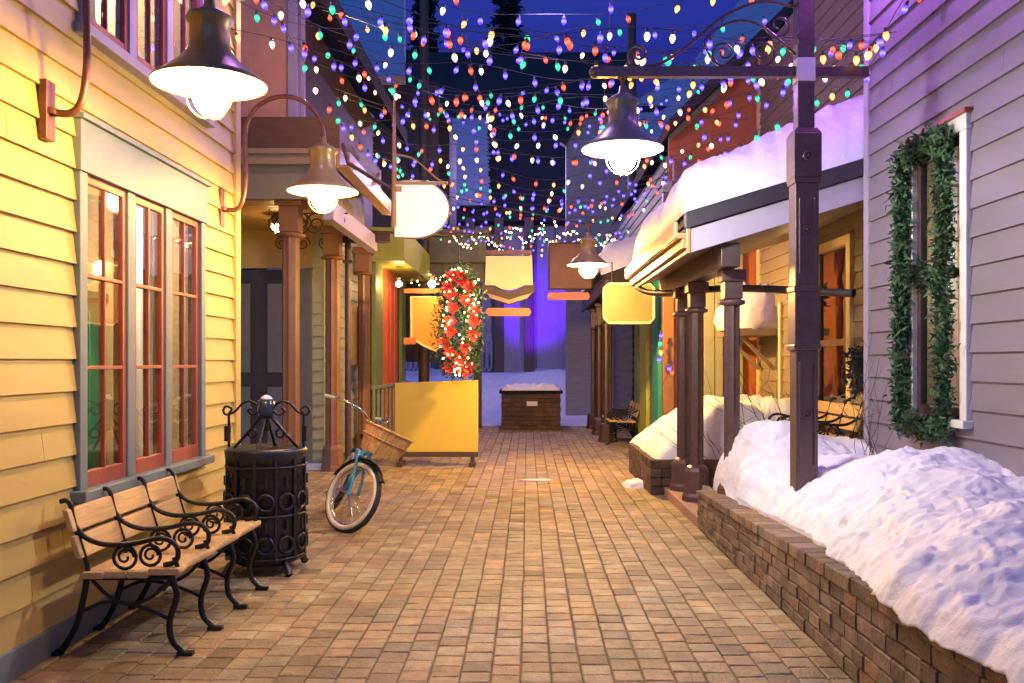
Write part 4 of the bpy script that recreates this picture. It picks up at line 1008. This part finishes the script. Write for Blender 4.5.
# ------------------------------------------------------------------ right side beyond the porch: orange gabled house
og = empty('gabled_house', (3, 13, 0), 'orange gabled house with green trim and teal pilaster behind the low porch', 'building')
Y = 13.4
def gx(u): return (u - 528) / F * Y
def gz(v): return 1.5 - (v - 362) / F * Y
s = MB(); s.prism([(2.1, Y, 0), (7, Y, 0), (7, Y, gz(-140)), (gx(800), Y, gz(8)), (2.1, Y, gz(133))], (0, .1, 0)); s.build('wall', 'orange', og)
s = MB(); siding(s, 'x', 2.1, -1, Y + .12, 22, 0, 4.6, .17); s.build('side_wall', 'greygreen', og)
s = MB(); s.prism([(gx(664), Y - .5, gz(140)), (gx(664), Y - .5, gz(128)), (gx(830), Y - .5, gz(-34)), (gx(830), Y - .5, gz(-18))], (0, 9, 0)); s.build('roof', 'roofdark', og)
s = MB(); s.prism([(gx(668), Y - .06, gz(143)), (gx(668), Y - .06, gz(137)), (gx(815), Y - .06, gz(-6)), (gx(815), Y - .06, gz(6))], (0, .05, 0)); s.build('rake_board', 'sage', og, .004)
s = MB(); s.box(2.0, 7, Y - .08, Y - .003, 4.02, 4.18); s.box(gx(715), gx(722), Y - .06, Y - .003, .3, 4.02); s.box(gx(734), gx(742), Y - .06, Y - .003, .3, 4.02); s.box(gx(704), gx(714), Y - .03, Y - .003, .3, 4.02); s.build('trim', 'sage', og, .004)
s = MB(); s.box(2.0, 2.16, Y - .09, Y + .08, 0, 4.0); s.build('corner_post', 'copper', og, .005)
s = MB(); s.box(2.02, 2.09, 14.0, 14.6, 0, 2.9); s.build('pilaster', 'tealdoor', og, .005)
s = MB(); s.box(2.02, 2.09, 15.4, 16.3, .2, 2.9); s.build('pilaster', 'lime', og, .005)
s = MB(); s.box(2.02, 2.09, 16.5, 17.1, .2, 2.9); s.build('pilaster', 'green', og, .005)
s = MB(); s.box(2.03, 2.085, 17.5, 21.4, .3, 2.9); s.build('window', 'glassdark', og)
s = MB(); s.tube(bez([P(826, -6, 12.9), P(820, 12, 12.9), P(826, 34, 12.9), P(845, 46, 12.9), P(880, 56, 12.9)], 6), .09, 10); s.build('downspout', 'gutdark', og)
s = MB(); s.box(gx(671), gx(705), Y - .3, Y - .1, gz(188), gz(165)); s.box(gx(678), gx(698), Y - .32, Y - .3, gz(186), gz(168)); s.build('small_window', 'brownsign', og)
# arcade further along
ar = empty('arcade_roof', (1.7, 18, 2.8), 'dark arcade roof over the three slender far posts', 'porch roof')
s = MB(); s.prism([(1.30, 15.0, 2.75), (2.08, 15.0, 2.75), (2.08, 15.0, 3.25), (1.30, 15.0, 2.98)], (0, 6.6, 0)); s.build('deck', 'roofdark', ar, .02)
s = MB(); s.box(1.28, 1.34, 14.95, 21.6, 2.70, 2.86); s.build('fascia', 'brown', ar, .005)
def sn4(a, b):
    y = 15.3 + 6.2 * a; x = 1.24 + .86 * b; ee = min(1, a / .1, (1 - a) / .1, b / .2 + .02)
    return (x, y, 2.97 + .32 * b + (.5 + .22 * fbm(x * 1.5, y * 1.2, 2)) * math.sqrt(max(0, 1 - (1 - ee) ** 2)))
tag(snowmesh(sn4, 50, 24, '').build('roof_snow', 'snow'), 'pink lit lumps of snow on the dark arcade roof beyond the far posts', 'snow')
G3 = 'slender bronze posts of the far arcade'
a1 = porch_post('arcade_post', 2.74, .16, 'bronze', 'nearest slender bronze arcade post with broad flared foot beside the distant bench', G3, basew=.34, ring_z=2.25); a1.location = (1.50, 16.9, 0)
for yy, lb in ((18.6, 'middle slender bronze arcade post, between the other two far posts'), (20.3, 'farthest slender bronze arcade post, closest to the square brick planter')):
    c = copy_tree(a1); c.location = (1.50, yy, 0); c['label'] = lb

# square planter at the end of the street
sp = empty('brick_planter', (.07, 20.5, 0), 'square dark brick planter with snow on top at the end of the street', 'planter')
s = MB()
x0, x1 = P(501, 0, 19.9).x, P(561, 0, 19.9).x
for c in range(8):
    x = x0 - .1 * (c % 2)
    while x < x1:
        xa, xb = max(x, x0), min(x + .2, x1)
        if xb - xa > .03: block(s, xa + .003, xb - .003, 19.9, 20.0, c * .1 + .003, c * .1 + .097, c * .1 + .003, c * .1 + .097, .005)
        x += .2
s.tint = (.8, .8, .8); s.box(x0 + .01, x1 - .01, 20.0, 21.2, 0, .8); s.build('block_wall', 'darkblock', sp)
s = MB(); s.box(x0 - .04, x1 + .04, 19.86, 21.25, .80, .87); s.build('coping', 'darkblock', sp, .008)
s = MB(); s.box(.09 - .12, .09 + .12, 19.86, 19.895, .53, .63); s.build('plaque', 'white', sp)
def sn5(a, b):
    x = x0 + (x1 - x0) * a; y = 19.9 + 1.3 * b; ee = min(1, a * 6, (1 - a) * 6, b * 6, (1 - b) * 6)
    return (x, y, .86 + .10 * math.sqrt(max(0, 1 - (1 - ee) ** 2)) * (1 + .9 * fbm(x * 4, y * 4, 3)))
tag(snowmesh(sn5, 40, 30, '').build('planter_snow', 'snow'), 'thin layer of snow on top of the square brick planter', 'snow')

# ------------------------------------------------------------------ far buildings
hb_ = empty('lodge_building', (-.5, 33, 0), 'long dark roofed lodge closing the street, its facade washed in violet light', 'building')
s = MB(); s.box(-9, 8, 31.0, 31.3, .5, 7.0)
for k in range(34): s.box(-9 + k * .5, -8.96 + k * .5, 30.96, 31.0, .5, 7.0)
s.build('wall', 'violet', hb_)
s = MB(); s.prism([(-8.6, 30.0, 6.2), (-8.6, 30.0, 6.6), (-8.6, 34.0, 13.2), (-8.6, 36.0, 13.2), (-8.6, 36, 6.2)], (12.4, 0, 0)); s.build('roof', 'roofdark', hb_)
s = MB()
for u in (499, 529, 572, 470, 440): p = P(u, 0, 29.9); s.box(p.x - .16, p.x + .16, 29.8, 30.1, .6, 6.3)
s.build('column', 'brown', hb_, .02)
s = MB()
for x0, x1 in ((P(476, 0, 30).x, P(492, 0, 30).x), (P(566, 0, 30).x, P(592, 0, 30).x), (P(400, 0, 30).x, P(440, 0, 30).x)):
    s.box(x0, x1, 30.2, 30.26, 2.18, 2.28); s.box(x0, x1, 30.2, 30.26, 1.2, 1.28); x = x0
    while x < x1: s.box(x, x + .05, 30.2, 30.26, 1.2, 2.2); x += .16
s.build('balustrade', 'violet', hb_)
s = MB(); s.box(2.2, 3.6, 30.9, 30.98, 1.2, 3.6); s.build('door', 'darkdoor', hb_)
def ragged(u0, u1, v0, v1, d, d2, lb, skew=0, rl=1, rr=1, m='lilsnow'):
    # slab of snow left on a steep dark roof, ragged along its edges
    n = 44; s = MB(); fr = []
    for i in range(n + 1):
        t = i / n; v = v1 + (v0 - v1) * t; dd = d + (d2 - d) * t
        sh_ = skew * t
        a = u0 + sh_ + rl * (3.5 * fbm(i * .9, u0) + 2.5 * (i % 2)); b = u1 - sh_ * .6 + rr * (3.5 * fbm(i * .9, u1 + 9) - 2.5 * (i % 2))
        fr.append((P(a, v, dd), P(b, v, dd)))
    vs = [];fs = []
    for a, b in fr: vs += [a, b, b + Vector((0, .18, 0)), a + Vector((0, .18, 0))]
    for i in range(n):
        for q in range(4): fs.append((i * 4 + q, i * 4 + (q + 1) % 4, i * 4 + 4 + (q + 1) % 4, i * 4 + 4 + q))
    fs += [(3, 2, 1, 0), (n * 4, n * 4 + 1, n * 4 + 2, n * 4 + 3)]
    s.add(vs, fs); return tag(s.build('snow_slab', m), lb, 'snow')
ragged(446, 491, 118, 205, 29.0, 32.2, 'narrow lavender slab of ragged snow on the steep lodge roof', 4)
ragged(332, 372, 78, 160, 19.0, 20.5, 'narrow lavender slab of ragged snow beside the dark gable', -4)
# left far roof (blue snow against the sky)
lf = empty('snowy_house', (-4.5, 22, 0), 'dark house with a wide blue lit snowy roof behind the dark gable', 'building')
a = [P(296, 76, 19.5), P(404, 76, 19.5), P(404, -60, 24), P(280, -60, 24)]
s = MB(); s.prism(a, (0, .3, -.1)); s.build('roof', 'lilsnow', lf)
a = [P(300, 77, 20.2), P(436, 77, 20.2), P(436, 362, 20.2), P(300, 362, 20.2)]
s = MB(); s.prism([(p.x, 20.8, max(p.z, 0)) for p in a][:], (0, .3, 0)); s.build('wall', 'brown', lf)
s = MB(); b = [P(402, 80, 20), P(446, 110, 20), P(446, 240, 20), P(402, 240, 20)]
s.prism([(p.x, 20.9, p.z) for p in b], (0, 2, 0)); s.build('annex', 'roofdark', lf)
# right far roofs
rf = empty('snowy_house', (4, 22, 0), 'house with a broad mauve roof slope rising behind the orange gable', 'building')
a = [P(638, 142, 23.0), P(810, 142, 23.0), P(810, -60, 28), P(762, -30, 28), P(690, 66, 25), P(640, 98, 24.2)]
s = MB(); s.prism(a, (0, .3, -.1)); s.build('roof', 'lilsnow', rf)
a = [P(640, 141, 23.4), P(812, 141, 23.4)]
s = MB(); s.box(a[0].x, a[1].x + 3, 23.6, 24, 0, a[0].z); s.build('wall', 'brown', rf)
rg = empty('timber_house', (2.3, 24, 0), 'pale grey brown gable end standing behind the cool white lantern', 'building')
a = [P(566, 242, 24), P(668, 242, 24), P(668, 116, 24), P(582, 116, 24), P(566, 142, 24)]
s = MB(); s.prism(a, (0, .3, 0)); q = P(566, 0, 24); q2 = P(668, 0, 24); s.box(q.x, q2.x, 24.01, 24.29, 0, a[0].z - .003); s.build('wall', 'roofslope', rg)
s = MB(); s.beam(a[4] + Vector((-.1, -.1, -.1)), a[3] + Vector((0, -.1, .12)), .3, .16); s.beam(a[3] + Vector((0, -.1, .12)), a[2] + Vector((0, -.1, .12)), .3, .16); s.build('roof_edge', 'roofdark', rg)
# tall dark poles
for u, d, top, lb in ((632, 22.0, 10, 'tall dark reddish pole rising behind the cool white lantern'), (424, 20.15, 10, 'tall dark brown pole rising above the white oval sign')):
    p = P(u, 0, d); s = MB(); s.tube([(p.x, d, 0), (p.x, d, 3), (p.x, d, top)], [.13, .12, .10], 10); s.tube([(p.x, d, .0), (p.x, d, .4)], .17, 10)
    tag(s.build('light_pole', 'brown'), lb, 'pole')
# conifers
def conifer(x, y, h, r, lb, z0=1.0):
    t = empty('fir_tree', (x, y, 0), lb, 'tree', 'dark firs behind the lodge')
    s = MB(); s.tube([(x, y, 0), (x, y, h * .5), (x, y, h)], [.25, .15, .02], 8); s.build('trunk', 'bark', t)
    s = MB(); n = int(h * 5)
    for i in range(n):
        z = z0 + (h - z0) * i / n; f = 1 - (i / n); rr = r * f ** .8 * random.uniform(.65, 1.1) + .12
        for k in range(9):
            a = random.random() * 6.283; L_ = rr * random.uniform(.6, 1.05)
            for q in range(9):
                tt = (q + random.random()) / 9
                p = Vector((x + math.cos(a) * L_ * tt, y + math.sin(a) * L_ * tt, z - L_ * tt * .35 + random.gauss(0, .06)))
                s.shard(p, random.uniform(.15, .38), .5, (math.cos(a) * .8, math.sin(a) * .8, -.4))
    s.build('crown', 'firdark', t)
conifer(-1.0, 42, 21.5, 2.9, 'tall dark fir rising above the middle of the lodge roof')
conifer(-4.6, 40, 19.5, 2.6, 'dark fir at the end of the lodge roof above the oval sign')

# ------------------------------------------------------------------ bare shrubs, wall things
def twigs(name, base, n, h, spread, lb, lean=(0, 0, 0), dirn=None, r=.005):
    s = MB()
    for k in range(n):
        a = random.random() * 6.28; d = Vector((math.cos(a) * spread, math.sin(a) * spread, 1)).normalized() + Vector(lean)
        if dirn: d = Vector((dirn[0] * random.uniform(.2, 1), dirn[1] * random.uniform(-1, 1), 1)).normalized()
        p = Vector(base) + Vector((random.gauss(0, .04), random.gauss(0, .06), 0)); pts = [p.copy()]
        L_ = h * random.uniform(.6, 1.1)
        for q in range(7):
            d = (d + Vector((random.gauss(0, .16), random.gauss(0, .16), random.gauss(0, .08)))).normalized(); p = p + d * L_ / 7; pts.append(p.copy())
            if q > 1 and random.random() < .8:
                e = (d + Vector((random.gauss(0, .6), random.gauss(0, .6), random.gauss(0, .4)))).normalized(); pp = [p, p + e * L_ * .12, p + e * L_ * .22 + Vector((0, 0, .02))]
                s.tube(pp, [r * .5, r * .4, r * .25], 4)
        s.tube(pts, [r * (1 - .1 * i) for i in range(8)], 5)
    return tag(s.build(name, 'twig'), lb, 'shrub')
twigs('bare_shrub', (2.66, 6.95, .75), 13, 1.0, .35, 'bare twiggy shrub climbing the grey clapboard wall beside the garland', dirn=(-.12, .8), r=.0028)
twigs('bare_shrub', (1.95, 8.6, .35), 10, .9, 1.0, 'thin bare branches poking out of the snow behind the porch posts')
twigs('bare_shrub', (2.3, 8.3, .6), 9, 1.1, .9, 'arching bare twigs in front of the slatted porch bench', lean=(-.5, -.1, 0))
s = MB(); c = Vector((3.30, 8.95, 1.42))
for k in range(500):
    a = random.random() * 6.28; s.shard(c + Vector((random.gauss(0, .04), .13 * math.cos(a) + random.gauss(0, .04), .16 * math.sin(a) + random.gauss(0, .05))), random.uniform(.04, .10), .5)
tag(s.build('dark_wreath', 'bluecloth'), 'bundle of dark greenery hung on the tan wall beside the porch window', 'wreath')
s = MB(); c = Vector((3.30, 10.95, 2.3))
for k in range(300):
    a = random.random() * 6.28; s.shard(c + Vector((random.gauss(0, .03), .09 * math.cos(a) + random.gauss(0, .025), .13 * math.sin(a) + random.gauss(0, .03))), random.uniform(.06, .11), .5)
tag(s.build('dark_wreath', 'fir'), 'small dark wreath on the tan wall to the far side of the porch window', 'wreath')

# ------------------------------------------------------------------ light strings
bp = []
for m in BULB:
    s = MB(); s.lathe([(1e-4, -.056), (.011, -.046), (.0205, -.026), (.022, -.008), (.014, .010), (1e-4, .012)], n=10); me = None
    nb_ = len(s.f); s.lathe([(.0125, .008), (.0135, .012), (.012, .036), (.006, .042)], n=8)
    o = s.build('bulb', m, None); o.data.materials.append(M['wire'])
    for q in o.data.polygons: q.material_index = int(q.index >= nb_)
    bp.append(o.data); bpy.data.objects.remove(o)
def light_string(a, b, sag, nb, lb, sc_=1., twist=.0):
    a, b = Vector(a), Vector(b)
    pts = []; n = 36
    for i in range(n + 1):
        t = i / n; p = a.lerp(b, t); p.z -= sag * 4 * t * (1 - t); p.y += .10 * math.sin(t * 9 + a.y * 3); p.z += .05 * math.sin(t * 11 + a.y * 7) + .03 * math.sin(t * 19 + a.y * 5); pts.append(p)
    t_ = empty('light_string', a, lb, 'light string', 'coloured light strings over the street')
    s = MB(); s.tube(pts, .0028, 5); s.build('wire', 'wire', t_)
    ph = random.random()
    for k in range(nb):
        t = (k + .2 + .6 * random.random() * .6 + .1 * ph) / nb; f = t * n; i = min(n - 1, int(f)); p = pts[i].lerp(pts[i + 1], f - i)
        c = random.choices(range(5), (.17, .14, .17, .37, .15))[0]
        o = bpy.data.objects.new('bulb', bp[c]); col.objects.link(o); o.parent = t_; o.location = p - a - Vector((0, 0, .095))
        o.rotation_euler = (random.gauss(0, .22), random.gauss(0, .22), random.random() * 6); o.scale = (sc_ * random.uniform(.84, .98),) * 3
rows = []
ordn = ['nearest', 'second', 'third', 'fourth', 'fifth', 'sixth', 'seventh', 'eighth', 'ninth', 'tenth', 'eleventh', 'twelfth', 'thirteenth', 'fourteenth', 'fifteenth', 'sixteenth', 'seventeenth', 'eighteenth', 'nineteenth', 'twentieth', 'twenty first', 'twenty second', 'twenty third', 'twenty fourth', 'twenty fifth', 'twenty sixth', 'twenty seventh', 'twenty eighth']
d = 5.6; k = 0
while d < 20 and k < 28:
    xl = -2.45 if d < 7.5 else -2.0 if d < 13 else -2.0
    xr = 2.72 if d < 7.4 else 2.4 if d < 12 else 2.0
    zl = 4.25 + random.uniform(-.12, .12) + (.0 if d < 12 else .1); zr = 4.15 + random.uniform(-.15, .15)
    if d < 7.4: zr = 3.95
    light_string((xl, d + random.uniform(-.3, .3), zl), (xr, (6.6 + k * .10) if d < 7.4 else d + random.uniform(-.5, .5), zr), random.uniform(.18, .46), 20,
                 'coloured bulb string sagging across the street, %s from the camera' % ordn[k])
    d += .30 + .016 * k; k += 1
for k2 in range(9):
    dd = 7.2 + k2 * .95; zz = 4.75 + .09 * k2 + random.uniform(-.1, .1)
    light_string((-2.1, dd, zz + random.uniform(-.2, .3)), (2.3, dd + random.uniform(-.5, .5), zz + random.uniform(-.3, .2)), random.uniform(.25, .55), 14,
                 'coloured bulb string of the upper layer above the street, %s from the camera' % ordn[k2])
light_string((-.6, 5.4, 4.45), (-.35, 11.5, 4.15), .15, 18, 'coloured bulb string running lengthways down the middle of the street')
light_string((.62, 6.2, 4.45), (.9, 12.0, 4.25), .2, 16, 'coloured bulb string running lengthways above the cool white lantern')
light_string((-1.95, 6.3, 4.15), (-1.5, 13.0, 4.1), .3, 20, 'coloured bulb string running lengthways beside the dark gable')
light_string((2.74, 6.2, 4.12), (1.9, 6.2, 3.62), .18, 9, 'short tangled bulb string from the clapboard wall down to the iron post')
light_string((2.74, 6.7, 3.95), (1.5, 8.2, 3.55), .25, 12, 'bulb string drooping from the clapboard wall over the snowy porch roof')
def fairy(a, b, sag, nb, lb, r=.016):
    a, b = Vector(a), Vector(b); n = 30; pts = []
    for i in range(n + 1):
        t = i / n; p = a.lerp(b, t); p.z -= sag * abs(math.sin(t * math.pi * 3)); p.y += .1 * math.sin(t * 20); pts.append(p)
    t_ = empty('fairy_light_string', a, lb, 'light string'); s = MB(); s.tube(pts, .005, 4); s.build('wire', 'wire', t_)
    pr_ = None
    for k in range(nb):
        f = (k + random.random() * .8) / nb * n; i = min(n - 1, int(f)); p = pts[i].lerp(pts[i + 1], f - i) + Vector((0, random.gauss(0, .05), random.gauss(0, .07)))
        if pr_ is None: pr_ = tinybulb(r, t_); o = pr_
        else: o = pr_.copy(); col.objects.link(o)
        o.location = p - a
fairy(P(452, 236, 19.2), P(545, 226, 19.2), .30, 46, 'swag of tiny warm fairy lights above the cream shield sign')
fairy(P(540, 232, 18.6), P(655, 238, 15.5), .20, 48, 'swag of tiny warm fairy lights along the snowy arcade roof')
fairy(P(403, 262, 19.9), P(403, 372, 19.9), .02, 26, 'vertical line of tiny warm fairy lights on the green pilaster', .013)
fairy(P(408, 277, 19.8), P(470, 279, 19.8), .06, 34, 'fairy lights along the underside of the olive porch eave', .014)
t_ = empty('light_string', (2.0, 13.9, 1.2), 'few coloured bulbs fixed to the teal pilaster beside the pine sign', 'light string')
s = MB(); s.tube([P(661, 336, 13.9), P(661, 350, 13.9), P(668, 372, 13.2), P(663, 385, 13.2)], .005, 5)
s.v = [(x, y, z) for x, y, z in s.v]; s.build('wire', 'wire', t_)
for u, v, c in ((661, 339, 3), (660, 347, 2), (661, 356, 1), (659, 363, 3), (669, 372, 3), (672, 376, 0)):
    o = bpy.data.objects.new('bulb', bp[c]); col.objects.link(o); o.parent = t_; o.location = P(u, v, 13.15) - t_.location; o.scale = (1.3,) * 3

# ------------------------------------------------------------------ light
def point(name, loc, c, e, r=.05):
    l = bpy.data.lights.new(name, 'POINT'); l.energy = e; l.color = c; l.shadow_soft_size = r
    o = bpy.data.objects.new(name, l); col.objects.link(o); o.location = loc; return o
VI = (.42, .22, 1)
point('added_wreath_glow', P(459, 322, 12.1), (1, .62, .28), 12, .03)  # point lamp added in front to brighten the wreath and its flowers
for i, (x, y, z, c, e) in enumerate(((2.45, 5.1, 4.8, (.56, .17, 1), 50), (2.4, 6.8, 4.7, (.60, .19, 1), 52), (.2, 7.2, 4.3, (.6, .35, 1), 26), (-1.7, 6.0, 4.4, (.6, .25, .95), 34),
                                  (-1.9, 9.0, 4.9, (1, .5, .22), 60), (-1.2, 11.0, 4.6, VI, 40), (1.0, 11.0, 4.8, (.7, .35, .9), 60), (-.2, 17.0, 4.5, (1, .60, .26), 110), (-.4, 24.0, 6.4, (.50, .38, 1), 520))):
    point('added_glow', (x, y, z), c, e, .03)  # point lamps added to spread bulb colour and brighten walls and far snow
sp_ = bpy.data.lights.new('violet_floodlight', 'SPOT'); sp_.energy = 2600; sp_.color = (.13, .0, 1); sp_.spot_size = R(38); sp_.spot_blend = .9; sp_.shadow_soft_size = .1
so_ = bpy.data.objects.new('violet_floodlight', sp_); col.objects.link(so_); so_.location = (.4, 26.0, 1.5)
so_.rotation_euler = (Vector((.2, 31, 3.4)) - so_.location).to_track_quat('-Z', 'Y').to_euler()

w = bpy.data.worlds.new('World'); sc.world = w; w.use_nodes = True
nt = w.node_tree; bg = nt.nodes['Background']
sky = nt.nodes.new('ShaderNodeTexSky'); sky.sky_type = 'NISHITA'; sky.sun_disc = False
sky.sun_elevation = R(-3.5); sky.sun_rotation = R(200); sky.ozone_density = 6; sky.dust_density = .4
tn = nt.nodes.new('ShaderNodeMix'); tn.data_type = 'RGBA'; tn.blend_type = 'MULTIPLY'; tn.inputs['Factor'].default_value = 1; tn.inputs['B'].default_value = (.66, 2.6, 1.6, 1)
nt.links.new(sky.outputs[0], tn.inputs['A']); nt.links.new(tn.outputs['Result'], bg.inputs['Color']); bg.inputs['Strength'].default_value = 6.5

# ------------------------------------------------------------------ camera
cam = bpy.data.cameras.new('camera'); co = bpy.data.objects.new('camera', cam); col.objects.link(co)
cam.sensor_width = 36; cam.lens = F * 36 / 1024; cam.shift_x = -16 / 1024; cam.shift_y = 20.5 / 1024
cam.clip_end = 400; cam.clip_start = .05
co.location = (0, 0, 1.5); co.rotation_euler = (R(90), 0, 0)
sc.camera = co
sc.view_settings.view_transform = 'Standard'; sc.view_settings.look = 'None'; sc.view_settings.exposure = .38; sc.view_settings.gamma = 1
sc.cycles.max_bounces = 6; sc.cycles.diffuse_bounces = 2; sc.cycles.glossy_bounces = 3; sc.cycles.transparent_max_bounces = 8
sc.cycles.use_light_tree = True; sc.cycles.sample_clamp_indirect = 4; sc.cycles.use_denoising = True; sc.cycles.caustics_reflective = False; sc.cycles.caustics_refractive = False

for o in bpy.data.objects:
    if o.parent is None and 'label' in o and not 4 <= len(o['label'].split()) <= 16: print('LABEL', o.name, len(o['label'].split()))
